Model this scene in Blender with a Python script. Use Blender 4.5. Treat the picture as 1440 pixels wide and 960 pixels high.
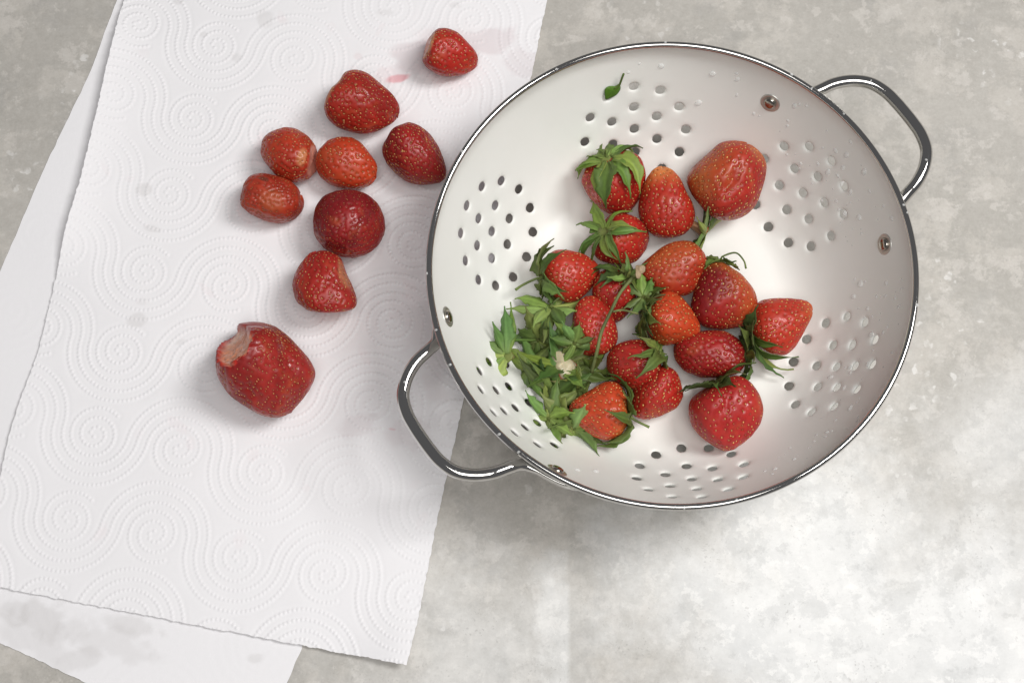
import bpy, math, random
import numpy as np
from mathutils import Matrix, Vector
from mathutils.geometry import delaunay_2d_cdt

# ------------------------------------------------------------------ scene, camera, light
sc = bpy.context.scene
for o in list(bpy.data.objects):
    bpy.data.objects.remove(o)
COL = sc.collection
CM = 0.01                      # everything below is written in centimetres
RIM_H = 8.9                    # colander rim above the table
FPX = 2080.0                   # focal length in pixels of the 1440 px wide photograph
RX, RY = 0.27398, 0.00535
CAM = np.array([-7.54146, -23.40961, 69.45756 + RIM_H])

def rot(rx, ry):
    c, s = math.cos, math.sin
    X = np.array([[1, 0, 0], [0, c(rx), -s(rx)], [0, s(rx), c(rx)]])
    Y = np.array([[c(ry), 0, s(ry)], [0, 1, 0], [-s(ry), 0, c(ry)]])
    return Y @ X
CR = rot(RX, RY)

cam_d = bpy.data.cameras.new('camera')
cam = bpy.data.objects.new('camera', cam_d)
COL.objects.link(cam)
cam_d.sensor_width = 36
cam_d.lens = 36 * FPX / 1440
cam_d.clip_start = 0.02
cam_d.clip_end = 50
M4 = np.eye(4); M4[:3, :3] = CR; M4[:3, 3] = CAM * CM
cam.matrix_world = Matrix(M4.tolist())
sc.camera = cam

world = bpy.data.worlds.new('World')
sc.world = world
world.use_nodes = True
bg = world.node_tree.nodes['Background']
bg.inputs['Color'].default_value = (0.96, 0.96, 1.0, 1)
bg.inputs['Strength'].default_value = 0.135

def area(name, loc, target, size, power, col, shape='RECTANGLE', sy=None):
    d = bpy.data.lights.new(name, 'AREA')
    d.shape = shape; d.size = size; d.size_y = sy or size
    d.energy = power; d.color = col
    o = bpy.data.objects.new(name, d); COL.objects.link(o)
    o.location = loc
    o.rotation_euler = (Vector(target) - Vector(loc)).to_track_quat('-Z', 'Y').to_euler()
    return o
area('window_light', (0.76, 0.10, 1.52), (0.0, -0.02, 0.0), 0.45, 19.0, (1.0, 0.99, 0.975), sy=0.6)
area('ceiling_light', (0.06, -0.55, 1.80), (0.05, -0.05, 0.0), 0.90, 16.2, (1.0, 0.98, 0.955))

sc.view_settings.view_transform = 'Standard'
sc.view_settings.look = 'None'
sc.view_settings.exposure = 0.0
sc.view_settings.gamma = 1.0
sc.view_settings.use_curve_mapping = False
sc.render.engine = 'CYCLES'
sc.cycles.max_bounces = 12
sc.cycles.transmission_bounces = 8
sc.cycles.use_denoising = True

rnd = random.Random(7)

# ------------------------------------------------------------------ helpers
def ray(px, py):
    d = CR @ np.array([(px - 720) / FPX, -(py - 480) / FPX, -1.0])
    return d
def at(px, py, z):
    """point of the photograph's pixel on the horizontal plane z (cm)"""
    d = ray(px, py)
    return CAM + d * ((z - CAM[2]) / d[2])
def atv(pts, z=0.0):
    return np.array([at(x, y, z)[:2] for x, y in pts])
def px2cm(p):
    q = (np.asarray(p) - CAM) @ CR
    return -q[2] / FPX

# bowl profile: flat floor, then a parabola, then a short upright lip
PK, PR0, PZ0 = 0.24666, 6.773, -7.523
def zbowl(r):
    r = np.asarray(r, float)
    d = np.maximum(r - PR0, 0)
    z = PZ0 + PK * d * d + 0.05 * np.exp(-((r - PR0) / 0.9) ** 2) * 0
    return z + RIM_H
def hit_bowl(px, py):
    d = ray(px, py); z0, z1 = RIM_H, RIM_H + PZ0
    lo = (z0 - CAM[2]) / d[2]; hi = (z1 - CAM[2]) / d[2] + 0.3
    for t in np.linspace(lo, hi, 4000):
        p = CAM + d * t
        if p[2] <= zbowl(math.hypot(p[0], p[1])):
            return p
    return CAM + d * hi
def bowl_normal(p):
    r = math.hypot(p[0], p[1]); m = 2 * PK * max(r - PR0, 0)
    n = np.array([-m * p[0] / max(r, 1e-6), -m * p[1] / max(r, 1e-6), 1.0])
    return n / np.linalg.norm(n)

def hash2(ix, iy, s):
    h = (ix * 374761393 + iy * 668265263 + s * 974634721) & 0xffffffff
    h = ((h ^ (h >> 13)) * 1274126177) & 0xffffffff
    return ((h ^ (h >> 16)) & 0xffff) / 65535.0
def vnoise(x, y, s=0):
    x = np.asarray(x, float); y = np.asarray(y, float)
    ix = np.floor(x).astype(np.int64); iy = np.floor(y).astype(np.int64)
    fx = x - ix; fy = y - iy
    fx = fx * fx * (3 - 2 * fx); fy = fy * fy * (3 - 2 * fy)
    a = hash2(ix, iy, s); b = hash2(ix + 1, iy, s); c = hash2(ix, iy + 1, s); d = hash2(ix + 1, iy + 1, s)
    return (a * (1 - fx) + b * fx) * (1 - fy) + (c * (1 - fx) + d * fx) * fy
def fbm(x, y, s=0, o=4):
    v = 0; a = 0.5; t = 0
    for i in range(o):
        v = v + a * vnoise(x * 2 ** i, y * 2 ** i, s + i * 17); t += a; a *= 0.5
    return v / t
def sstep(a, b, x):
    t = np.clip((np.asarray(x, float) - a) / (b - a), 0, 1)
    return t * t * (3 - 2 * t)

def mesh(name, verts, faces, mat, parent=None, smooth=True, cols=None, loc=None):
    """verts in cm; faces an (n,3|4) array or a list of tuples"""
    me = bpy.data.meshes.new(name)
    v = np.asarray(verts, np.float32) * CM
    if isinstance(faces, np.ndarray):
        k = faces.shape[1]
        me.vertices.add(len(v)); me.vertices.foreach_set('co', v.ravel())
        me.loops.add(faces.size); me.loops.foreach_set('vertex_index', faces.astype(np.int32).ravel())
        me.polygons.add(len(faces))
        me.polygons.foreach_set('loop_start', np.arange(0, faces.size, k, dtype=np.int32))
        me.polygons.foreach_set('loop_total', np.full(len(faces), k, np.int32))
        me.update(calc_edges=True)
    else:
        me.from_pydata(v.tolist(), [], faces)
    me.polygons.foreach_set('use_smooth', np.full(len(me.polygons), smooth))
    if cols is not None:
        c = np.ones((len(v), 4), np.float32); c[:, :3] = cols
        at_ = me.color_attributes.new('Col', 'FLOAT_COLOR', 'POINT')
        at_.data.foreach_set('color', c.ravel())
    if mat: me.materials.append(mat)
    me.validate()
    o = bpy.data.objects.new(name, me); COL.objects.link(o)
    if parent: o.parent = parent
    if loc is not None: o.location = [c * CM for c in loc]
    return o
def empty(name, loc=(0, 0, 0)):
    o = bpy.data.objects.new(name, None); COL.objects.link(o)
    o.empty_display_size = 0.01
    o.location = [c * CM for c in loc]
    return o
def tag(o, label=None, cat=None, group=None, kind=None):
    if label: o['label'] = label
    if cat: o['category'] = cat
    if group: o['group'] = group
    if kind: o['kind'] = kind
    return o
def grid_faces(nr, nc, wrap=False):
    r = np.arange(nr - 1)[:, None]; m = nc if wrap else nc - 1
    c = np.arange(m)[None, :]; c1 = (c + 1) % nc
    return np.stack([r * nc + c, r * nc + c1, (r + 1) * nc + c1, (r + 1) * nc + c], -1).reshape(-1, 4)
def catmull(pts, n):
    pts = np.asarray(pts, float); out = []
    P = np.vstack([2 * pts[0] - pts[1], pts, 2 * pts[-1] - pts[-2]])
    for i in range(1, len(P) - 2):
        for t in np.linspace(0, 1, n, endpoint=False):
            a, b, c, d = P[i - 1], P[i], P[i + 1], P[i + 2]
            out.append(0.5 * ((2 * b) + (-a + c) * t + (2 * a - 5 * b + 4 * c - d) * t * t + (-a + 3 * b - 3 * c + d) * t ** 3))
    out.append(pts[-1])
    return np.array(out)
def tube(path, rad, n=10, up=(0, 0, 1), rad2=None, cap=True):
    """rad along the binormal, rad2 along the 'up' side"""
    path = np.asarray(path, float); k = len(path)
    rad = np.broadcast_to(rad, (k,)); rad2 = rad if rad2 is None else np.broadcast_to(rad2, (k,))
    T = np.gradient(path, axis=0); T /= np.linalg.norm(T, axis=1)[:, None]
    B = np.cross(T, up); B /= np.linalg.norm(B, axis=1)[:, None] + 1e-9
    N = np.cross(B, T)
    a = np.linspace(0, 2 * np.pi, n, endpoint=False)
    V = path[:, None] + B[:, None] * (rad[:, None] * np.cos(a))[..., None] + N[:, None] * (rad2[:, None] * np.sin(a))[..., None]
    F = grid_faces(k, n, True)
    V = V.reshape(-1, 3)
    if cap:
        V = np.vstack([V, path[0], path[-1]])
        i0, i1 = len(V) - 2, len(V) - 1
        c0 = [(i0, (j + 1) % n, j, j) for j in range(n)]
        c1 = [(i1, (k - 1) * n + j, (k - 1) * n + (j + 1) % n, (k - 1) * n + (j + 1) % n) for j in range(n)]
        fl = [tuple(f) for f in F] + [c[:3] for c in c0] + [c[:3] for c in c1]
        return V, fl
    return V, F

# ------------------------------------------------------------------ materials
def new_mat(name):
    m = bpy.data.materials.new(name); m.use_nodes = True
    nt = m.node_tree; nt.nodes.clear()
    out = nt.nodes.new('ShaderNodeOutputMaterial'); b = nt.nodes.new('ShaderNodeBsdfPrincipled')
    nt.links.new(b.outputs[0], out.inputs[0])
    return m, nt, b
def nd(nt, t, **kw):
    n = nt.nodes.new(t)
    for k, v in kw.items():
        if k in n.inputs: n.inputs[k].default_value = v
        else: setattr(n, k, v)
    return n
def ramp(nt, fac, stops, interp='LINEAR'):
    r = nt.nodes.new('ShaderNodeValToRGB'); r.color_ramp.interpolation = interp
    e = r.color_ramp.elements
    while len(e) < len(stops): e.new(0.5)
    for i, (p, c) in enumerate(stops):
        e[i].position = p; e[i].color = (c, c, c, 1) if isinstance(c, (int, float)) else (*c, 1)
    nt.links.new(fac, r.inputs[0])
    return r.outputs[0]
def noise(nt, vec, scale, detail=4, rough=0.55, dist=0.0):
    n = nd(nt, 'ShaderNodeTexNoise', Scale=scale, Detail=detail, Roughness=rough, Distortion=dist)
    nt.links.new(vec, n.inputs['Vector'])
    return n.outputs['Fac']
def mix(nt, fac, a, b, mode='MIX'):
    n = nt.nodes.new('ShaderNodeMix'); n.data_type = 'RGBA'; n.blend_type = mode
    if isinstance(fac, (int, float)): n.inputs[0].default_value = fac
    else: nt.links.new(fac, n.inputs[0])
    for s, i in ((a, 6), (b, 7)):
        if isinstance(s, tuple): n.inputs[i].default_value = (*s, 1)
        else: nt.links.new(s, n.inputs[i])
    return n.outputs[2]
def math_(nt, op, a, b=None, clamp=False):
    n = nt.nodes.new('ShaderNodeMath'); n.operation = op; n.use_clamp = clamp
    for s, i in ((a, 0), (b, 1)):
        if s is None: continue
        if isinstance(s, (int, float)): n.inputs[i].default_value = s
        else: nt.links.new(s, n.inputs[i])
    return n.outputs[0]
def bump(nt, b, h, strength, dist):
    n = nd(nt, 'ShaderNodeBump', Strength=strength, Distance=dist)
    nt.links.new(h, n.inputs['Height']); nt.links.new(n.outputs[0], b.inputs['Normal'])
def objco(nt):
    return nt.nodes.new('ShaderNodeTexCoord').outputs['Object']

def mat_table():
    m, nt, b = new_mat('printed_concrete')
    v = objco(nt)
    def mask(cx, cy, r, soft, wob=0.10):     # a whitewashed patch of the print, ragged edge
        mp = nt.nodes.new('ShaderNodeVectorMath'); mp.operation = 'DISTANCE'
        nt.links.new(v, mp.inputs[0]); mp.inputs[1].default_value = (cx, cy, 0)
        n = noise(nt, v, 9.0, 9, 0.68)
        d = math_(nt, 'ADD', mp.outputs['Value'], math_(nt, 'MULTIPLY', math_(nt, 'SUBTRACT', n, 0.5), wob * 4))
        s = nd(nt, 'ShaderNodeMapRange'); s.interpolation_type = 'SMOOTHSTEP'
        nt.links.new(d, s.inputs[0])
        s.inputs[1].default_value = r; s.inputs[2].default_value = r - soft
        s.inputs[3].default_value = 0; s.inputs[4].default_value = 1
        return s.outputs[0]
    def P(px, py):
        q = at(px, py, 0.0) * CM
        return q[0], q[1]
    big = noise(nt, v, 6.0, 6, 0.6, 0.2)
    mid = noise(nt, v, 22.0, 12, 0.72, 0.1)
    mid2 = noise(nt, v, 52.0, 11, 0.70, 0.15)
    fine = noise(nt, v, 190.0, 8, 0.75)
    cloud = noise(nt, v, 17.0, 12, 0.70)
    base = mix(nt, ramp(nt, big, [(0.36, 0.0), (0.64, 1.0)]), (0.415, 0.396, 0.362), (0.475, 0.454, 0.418))
    base = mix(nt, math_(nt, 'MULTIPLY', ramp(nt, noise(nt, v, 17.0, 9, 0.68, 0.2), [(0.38, 1.0), (0.47, 0.0)]), 0.42), base, (0.36, 0.348, 0.33))
    base = mix(nt, math_(nt, 'MULTIPLY', ramp(nt, mid, [(0.50, 0.0), (0.56, 1.0)]), 0.55), base, (0.565, 0.535, 0.49))
    base = mix(nt, math_(nt, 'MULTIPLY', ramp(nt, mid2, [(0.55, 0.0), (0.59, 1.0)]), 0.5), base, (0.61, 0.58, 0.54))
    # whitewashed areas of the print
    x1, y1 = P(1120, 840); x2, y2 = P(1350, 900); x3, y3 = P(770, 880); x4, y4 = P(1390, 640); x5, y5 = P(650, 930)
    w = math_(nt, 'MAXIMUM', mask(x1 + 0.012, y1, 0.142, 0.12, 0.065), mask(x2, y2, 0.15, 0.13, 0.06))
    w = math_(nt, 'MAXIMUM', w, math_(nt, 'MULTIPLY', mask(x4, y4, 0.12, 0.13, 0.07), 0.62))
    w = math_(nt, 'MAXIMUM', w, math_(nt, 'MULTIPLY', mask(x5, y5, 0.10, 0.10, 0.06), 0.55))
    # one patch ends at a straight joint of the print
    sx = nt.nodes.new('ShaderNodeSeparateXYZ'); nt.links.new(v, sx.inputs[0])
    j = nd(nt, 'ShaderNodeMapRange'); nt.links.new(math_(nt, 'ADD', sx.outputs[0], math_(nt, 'MULTIPLY', math_(nt, 'SUBTRACT', mid2, 0.5), 0.006)), j.inputs[0])
    xl = P(802, 880)[0]
    j.inputs[1].default_value = xl + 0.002; j.inputs[2].default_value = xl - 0.002; j.inputs[3].default_value = 0; j.inputs[4].default_value = 1
    def fade(src, lo, hi, wob):
        n_ = nd(nt, 'ShaderNodeMapRange'); n_.interpolation_type = 'SMOOTHSTEP'
        nt.links.new(math_(nt, 'ADD', src, math_(nt, 'MULTIPLY', math_(nt, 'SUBTRACT', mid, 0.5), wob)), n_.inputs[0])
        n_.inputs[1].default_value = lo; n_.inputs[2].default_value = hi; n_.inputs[3].default_value = 0; n_.inputs[4].default_value = 1
        return n_.outputs[0]
    strip = math_(nt, 'MULTIPLY', fade(sx.outputs[0], xl - 0.034, xl - 0.010, 0.06), fade(sx.outputs[1], P(780, 740)[1], P(780, 830)[1], 0.10))
    strip = math_(nt, 'MULTIPLY', math_(nt, 'MULTIPLY', strip, j.outputs[0]), 0.75)
    w = math_(nt, 'MAXIMUM', w, strip)
    wh = mix(nt, ramp(nt, cloud, [(0.36, 0.0), (0.58, 1.0)]), (0.68, 0.685, 0.68), (0.82, 0.82, 0.81))
    crisp = noise(nt, v, 30.0, 14, 0.74, 0.1); crisp2 = noise(nt, v, 75.0, 12, 0.72)
    wh = mix(nt, math_(nt, 'MULTIPLY', ramp(nt, crisp, [(0.43, 1.0), (0.47, 0.0)]), 0.42), wh, (0.585, 0.59, 0.585))
    wh = mix(nt, math_(nt, 'MULTIPLY', ramp(nt, crisp2, [(0.54, 0.0), (0.57, 1.0)]), 0.55), wh, (0.90, 0.895, 0.88))
    wh = mix(nt, math_(nt, 'MULTIPLY', ramp(nt, crisp2, [(0.38, 1.0), (0.42, 0.0)]), 0.35), wh, (0.50, 0.505, 0.50))
    base = mix(nt, math_(nt, 'MULTIPLY', w, 0.96), base, wh)
    # pale chips with crisp ragged edges, gathered in drifts
    wv = nt.nodes.new('ShaderNodeTexNoise'); wv.inputs['Scale'].default_value = 160.0; nt.links.new(v, wv.inputs['Vector'])
    dv = nt.nodes.new('ShaderNodeVectorMath'); dv.operation = 'SCALE'; nt.links.new(wv.outputs['Color'], dv.inputs[0]); dv.inputs['Scale'].default_value = 0.009
    av = nt.nodes.new('ShaderNodeVectorMath'); av.operation = 'ADD'; nt.links.new(v, av.inputs[0]); nt.links.new(dv.outputs[0], av.inputs[1])
    vo = nd(nt, 'ShaderNodeTexVoronoi', Scale=130.0, Randomness=1.0); nt.links.new(av.outputs[0], vo.inputs['Vector'])
    chip = math_(nt, 'MULTIPLY', ramp(nt, vo.outputs['Distance'], [(0.25, 1.0), (0.33, 0.0)]), ramp(nt, noise(nt, v, 90.0, 3), [(0.46, 0.0), (0.56, 1.0)]))
    drift = ramp(nt, noise(nt, v, 10.0, 5, 0.6), [(0.52, 0.0), (0.60, 1.0)])
    base = mix(nt, math_(nt, 'MULTIPLY', math_(nt, 'MULTIPLY', chip, drift), 0.55), base, (0.80, 0.79, 0.77))
    vo2 = nd(nt, 'ShaderNodeTexVoronoi', Scale=420.0, Randomness=1.0); nt.links.new(av.outputs[0], vo2.inputs['Vector'])
    pit = math_(nt, 'MULTIPLY', ramp(nt, vo2.outputs['Distance'], [(0.16, 1.0), (0.26, 0.0)]), ramp(nt, noise(nt, v, 33.0, 6, 0.65), [(0.50, 0.0), (0.62, 1.0)]))
    base = mix(nt, math_(nt, 'MULTIPLY', pit, 0.34), base, (0.30, 0.29, 0.275))
    base = mix(nt, 0.55, base, ramp(nt, fine, [(0.30, 0.33), (0.70, 0.66)]), 'SOFT_LIGHT')
    base = mix(nt, 0.35, base, ramp(nt, noise(nt, v, 700.0, 4, 0.7), [(0.3, 0.36), (0.7, 0.62)]), 'SOFT_LIGHT')
    nt.links.new(base, b.inputs['Base Color'])
    b.inputs['Roughness'].default_value = 0.62
    b.inputs['Specular IOR Level'].default_value = 0.3
    bump(nt, b, fine, 0.12, 0.0006)
    return m
def mat_towel():
    m, nt, b = new_mat('paper_towel')
    v = objco(nt)
    c = nd(nt, 'ShaderNodeVertexColor', layer_name='Col')
    f = noise(nt, v, 900.0, 4, 0.7); g = noise(nt, v, 260.0, 4, 0.6)
    col = mix(nt, 0.05, c.outputs[0], mix(nt, f, (0.5, 0.5, 0.5), (1, 1, 1)), 'MULTIPLY')
    nt.links.new(col, b.inputs['Base Color'])
    b.inputs['Roughness'].default_value = 0.95
    b.inputs['Specular IOR Level'].default_value = 0.1
    b.inputs['Subsurface Weight'].default_value = 0.0
    bump(nt, b, math_(nt, 'ADD', f, g), 0.22, 0.00035)
    return m
def mat_enamel():
    m, nt, b = new_mat('white_enamel')
    v = objco(nt)
    n = noise(nt, v, 18.0, 5, 0.6)
    nt.links.new(mix(nt, ramp(nt, n, [(0.35, 0.0), (0.7, 1.0)]), (0.80, 0.80, 0.76), (0.835, 0.835, 0.80)), b.inputs['Base Color'])
    b.inputs['Roughness'].default_value = 0.26
    b.inputs['Specular IOR Level'].default_value = 0.28
    nt.links.new(ramp(nt, noise(nt, v, 40.0, 6, 0.6), [(0.3, 0.30), (0.7, 0.44)]), b.inputs['Roughness'])
    bump(nt, b, noise(nt, v, 60.0, 2, 0.4), 0.04, 0.0008)
    return m
def mat_metal(name, col, rough):
    m, nt, b = new_mat(name)
    v = objco(nt)
    b.inputs['Base Color'].default_value = (*col, 1)
    b.inputs['Metallic'].default_value = 1.0
    nt.links.new(ramp(nt, noise(nt, v, 30.0, 3, 0.5), [(0.3, rough * 0.8), (0.75, rough * 1.3)]), b.inputs['Roughness'])
    return m
def mat_berry():
    m, nt, b = new_mat('strawberry_flesh')
    v = objco(nt)
    c = nd(nt, 'ShaderNodeVertexColor', layer_name='Col')
    n = noise(nt, v, 260.0, 5, 0.65)
    col = mix(nt, 0.35, c.outputs[0], mix(nt, n, (0.55, 0.55, 0.55), (1.0, 1.0, 1.0)), 'MULTIPLY')
    nt.links.new(col, b.inputs['Base Color'])
    b.inputs['Subsurface Weight'].default_value = 0.08
    b.inputs['Subsurface Radius'].default_value = (1.0, 0.22, 0.12)
    b.inputs['Subsurface Scale'].default_value = 0.0022
    nt.links.new(ramp(nt, noise(nt, v, 120.0, 4, 0.6), [(0.35, 0.30), (0.7, 0.55)]), b.inputs['Roughness'])
    b.inputs['Specular IOR Level'].default_value = 0.36
    nt.links.new(ramp(nt, noise(nt, v, 75.0, 3, 0.5), [(0.45, 0.0), (0.62, 0.30)]), b.inputs['Coat Weight'])
    b.inputs['Coat Roughness'].default_value = 0.10
    bump(nt, b, noise(nt, v, 620.0, 3, 0.6), 0.22, 0.0004)
    return m
def mat_seed():
    m, nt, b = new_mat('strawberry_seed')
    c = nd(nt, 'ShaderNodeVertexColor', layer_name='Col')
    nt.links.new(c.outputs[0], b.inputs['Base Color'])
    b.inputs['Roughness'].default_value = 0.34
    b.inputs['Specular IOR Level'].default_value = 0.6
    return m
def mat_leaf():
    m, nt, b = new_mat('strawberry_leaf')
    v = objco(nt)
    c = nd(nt, 'ShaderNodeVertexColor', layer_name='Col')
    n = noise(nt, v, 330.0, 5, 0.6)
    col = mix(nt, 0.55, c.outputs[0], mix(nt, n, (0.45, 0.47, 0.42), (1.2, 1.2, 1.15)), 'MULTIPLY')
    nt.links.new(col, b.inputs['Base Color'])
    b.inputs['Roughness'].default_value = 0.5
    b.inputs['Specular IOR Level'].default_value = 0.4
    bump(nt, b, noise(nt, v, 500.0, 3, 0.6), 0.3, 0.0004)
    out = [x for x in nt.nodes if x.type == 'OUTPUT_MATERIAL'][0]
    tr = nt.nodes.new('ShaderNodeBsdfTranslucent'); nt.links.new(col, tr.inputs[0])
    mx = nt.nodes.new('ShaderNodeMixShader'); mx.inputs[0].default_value = 0.33
    nt.links.new(b.outputs[0], mx.inputs[1]); nt.links.new(tr.outputs[0], mx.inputs[2])
    nt.links.new(mx.outputs[0], out.inputs[0])
    return m
def mat_water():
    # thin drops on white enamel: mostly clear, white mixed in to imitate focused light, and a sharp glint
    m, nt, b = new_mat('water')
    b.inputs['Base Color'].default_value = (0.93, 0.94, 0.93, 1)
    b.inputs['Roughness'].default_value = 0.04
    b.inputs['IOR'].default_value = 1.33
    out = [x for x in nt.nodes if x.type == 'OUTPUT_MATERIAL'][0]
    tr = nt.nodes.new('ShaderNodeBsdfTransparent')
    mx = nt.nodes.new('ShaderNodeMixShader'); mx.inputs[0].default_value = 0.42
    nt.links.new(tr.outputs[0], mx.inputs[1]); nt.links.new(b.outputs[0], mx.inputs[2]); nt.links.new(mx.outputs[0], out.inputs[0])
    return m
M_TABLE, M_TOWEL, M_ENAMEL = mat_table(), mat_towel(), mat_enamel()
M_CHROME = mat_metal('chrome', (0.58, 0.57, 0.55), 0.06)
M_WASHER = mat_metal('dull_steel', (0.62, 0.61, 0.57), 0.45)
M_RIVET = mat_metal('dark_steel', (0.40, 0.37, 0.33), 0.18)  # one even metal colour, darker and slightly warmer than the washers
M_BERRY, M_SEED, M_LEAF, M_WATER = mat_berry(), mat_seed(), mat_leaf(), mat_water()

# ------------------------------------------------------------------ tabletop
tb = mesh('tabletop', [(-120, -110, 0), (120, -110, 0), (120, 120, 0), (-120, 120, 0)], [(0, 1, 2, 3)], M_TABLE, smooth=False)
tag(tb, kind='structure', label='grey and white mottled concrete-look tabletop under the colander', cat='tabletop')

# ------------------------------------------------------------------ paper towels
def emboss_points(x0, x1, y0, y1):
    """dots of the embossing in sheet coordinates: spirals in columns, joined by wavy bands of parallel lines"""
    P, R = 4.70, 4.72          # column and row spacing, cm
    pitch, step = 0.53, 0.235
    pts = []
    for ci in range(int(x0 // P) - 1, int(x1 // P) + 2):
        hood = ci % 2 == 0
        sg = 1 if hood else -1
        for ri in range(int(y0 // R) - 1, int(y1 // R) + 2):
            cx = ci * P; cy = ri * R + sg * 0.12
            th = 1.0
            while True:
                r = 0.08 + pitch * th / (2 * math.pi)
                if r > 1.52: break
                a = sg * (th + 0.9)
                pts.append((cx + r * math.cos(a), cy + r * math.sin(a)))
                th += step / max(r, 0.17)
            for r in (1.80, 2.35, 2.90):
                n = int(math.pi * r / step)
                for i in range(n + 1):
                    a = math.pi * i / n
                    pts.append((cx + r * math.cos(a), cy + sg * r * math.sin(a) - sg * 0.12))
    return np.array(pts)

def sheet(name, L, Rr, nv, nu, zfun, towel_rot, stains, emb=0.030, org=(0, 0)):
    """L, Rr: left and right edge polylines in cm from top to bottom; the grid runs between them"""
    def resample(poly, n):
        poly = np.asarray(poly, float)
        d = np.r_[0, np.cumsum(np.linalg.norm(np.diff(poly, axis=0), axis=1))]
        t = np.linspace(0, d[-1], n)
        return np.stack([np.interp(t, d, poly[:, 0]), np.interp(t, d, poly[:, 1])], 1)
    A, B = resample(L, nv), resample(Rr, nv)
    u = np.linspace(0, 1, nu)
    XY = A[:, None] * (1 - u)[None, :, None] + B[:, None] * u[None, :, None]
    # torn, very slightly ragged edges
    jag = (vnoise(np.arange(nv) * 0.23, np.zeros(nv), 5) - 0.5) * 0.06
    XY[:, :, 0] += jag[:, None] * (np.exp(-u * 60) + np.exp(-(1 - u) * 60))[None]
    jag2 = (fbm(u * 90, u * 0, 9) - 0.5) * 0.12
    vv = np.linspace(0, 1, nv)
    XY[:, :, 1] += (np.exp(-(1 - vv) * 90))[:, None] * jag2[None]
    X, Y = XY[..., 0], XY[..., 1]
    Z = zfun(X, Y, np.broadcast_to(u[None], X.shape), np.broadcast_to(vv[:, None], X.shape))
    # embossed dots: splat on a raster in sheet coordinates, then sample it
    c, s = math.cos(towel_rot), math.sin(towel_rot)
    SX = (X - org[0]) * c + (Y - org[1]) * s; SY = -(X - org[0]) * s + (Y - org[1]) * c
    h = 0.04
    x0, x1, y0, y1 = SX.min() - 1, SX.max() + 1, SY.min() - 1, SY.max() + 1
    W, H = int((x1 - x0) / h) + 2, int((y1 - y0) / h) + 2
    img = np.zeros((H, W), np.float32); gro = np.zeros((H, W), np.float32)
    pts = emboss_points(x0, x1, y0, y1)
    k = 6
    oy, ox = np.mgrid[-k:k + 1, -k:k + 1]
    ok = (pts[:, 0] > x0 + .5) & (pts[:, 0] < x1 - .5) & (pts[:, 1] > y0 + .5) & (pts[:, 1] < y1 - .5)
    for px, py in pts[ok]:
        fx = (px - x0) / h; fy = (py - y0) / h
        ix, iy = int(round(fx)), int(round(fy))
        d2 = ((ox + ix - fx) ** 2 + (oy + iy - fy) ** 2) * h * h
        sl = (slice(iy - k, iy + k + 1), slice(ix - k, ix + k + 1))
        if img[sl].shape != d2.shape: continue
        img[sl] = np.maximum(img[sl], np.exp(-d2 / (2 * 0.066 ** 2)))
        gro[sl] = np.maximum(gro[sl], np.exp(-d2 / (2 * 0.15 ** 2)))
    E = img * 1.0 - gro * 0.42
    gx = np.clip((SX - x0) / h, 0, W - 2); gy = np.clip((SY - y0) / h, 0, H - 2)
    jx = gx.astype(int); jy = gy.astype(int); fx = gx - jx; fy = gy - jy
    def smp(im):
        return (im[jy, jx] * (1 - fx) + im[jy, jx + 1] * fx) * (1 - fy) + (im[jy + 1, jx] * (1 - fx) + im[jy + 1, jx + 1] * fx) * fy
    press = 0.25 + 1.15 * fbm(X * 0.10, Y * 0.10, 31, 3)
    Z = Z + smp(E) * emb * press
    col = np.ones((nv, nu, 3)) * np.array([0.845, 0.835, 0.85])
    for (px, py, rx, ry, a, c3, st, wob) in stains:
        q = at(px, py, 0.1); sc_ = px2cm(q)
        ca, sa = math.cos(math.radians(a)), math.sin(math.radians(a))
        dx, dy = X - q[0], Y - q[1]
        xx = (dx * ca + dy * sa) / (rx * sc_); yy = (-dx * sa + dy * ca) / (ry * sc_)
        d = np.sqrt(xx * xx + yy * yy) + (fbm(X * 1.3, Y * 1.3, int(px) + 3, 4) - 0.5) * wob
        k_ = (1 - sstep(0.60, 1.10, d)) * st * 0.72
        col = col * (1 - k_[..., None]) + np.array(c3) * k_[..., None]
    V = np.stack([X, Y, Z], -1).reshape(-1, 3)
    F = grid_faces(nv, nu)[:, ::-1]
    return mesh(name, V, F, M_TOWEL, cols=col.reshape(-1, 3))

WET, WETP = (0.52, 0.50, 0.49), (0.55, 0.42, 0.44)
def z_low(X, Y, u, v):
    return 0.05 + 0.05 * fbm(X * 0.25, Y * 0.25, 3, 3) + 0.0 * u
lowL = atv([(190, -60), (165, 0), (129, 98), (100, 160), (60, 242), (25, 325), (0, 385), (-60, 520), (-130, 690), (-180, 820)])
lowR = atv([(560, -60), (545, 20), (530, 150), (515, 300), (490, 500), (470, 650), (445, 800), (424, 912), (402, 965), (372, 1075)])
low_st = [(62, 872, 62, 30, -20, WET, 0.46, 1.5), (20, 862, 26, 16, -10, WET, 0.36, 1.3), (185, 880, 44, 14, -14, WET, 0.36, 1.5),
          (110, 925, 44, 16, 15, WET, 0.34, 1.5), (360, 925, 14, 9, 0, WET, 0.35, 0.9), (150, 900, 80, 26, -12, WET, 0.3, 1.4),
          (40, 900, 60, 20, -25, WET, 0.3, 1.2)]
low = sheet('paper_towel', lowL, lowR, 330, 150, z_low, math.radians(-14), low_st, emb=0.03, org=(-30, 4))
# extend the lower left corner of the lower sheet as in the photograph: its bottom edge runs (0,908)-(104,960)
tag(low, 'underneath paper towel sheet showing at left and bottom left, with grey wet stains', 'paper towel', 'paper towel sheets')

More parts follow.
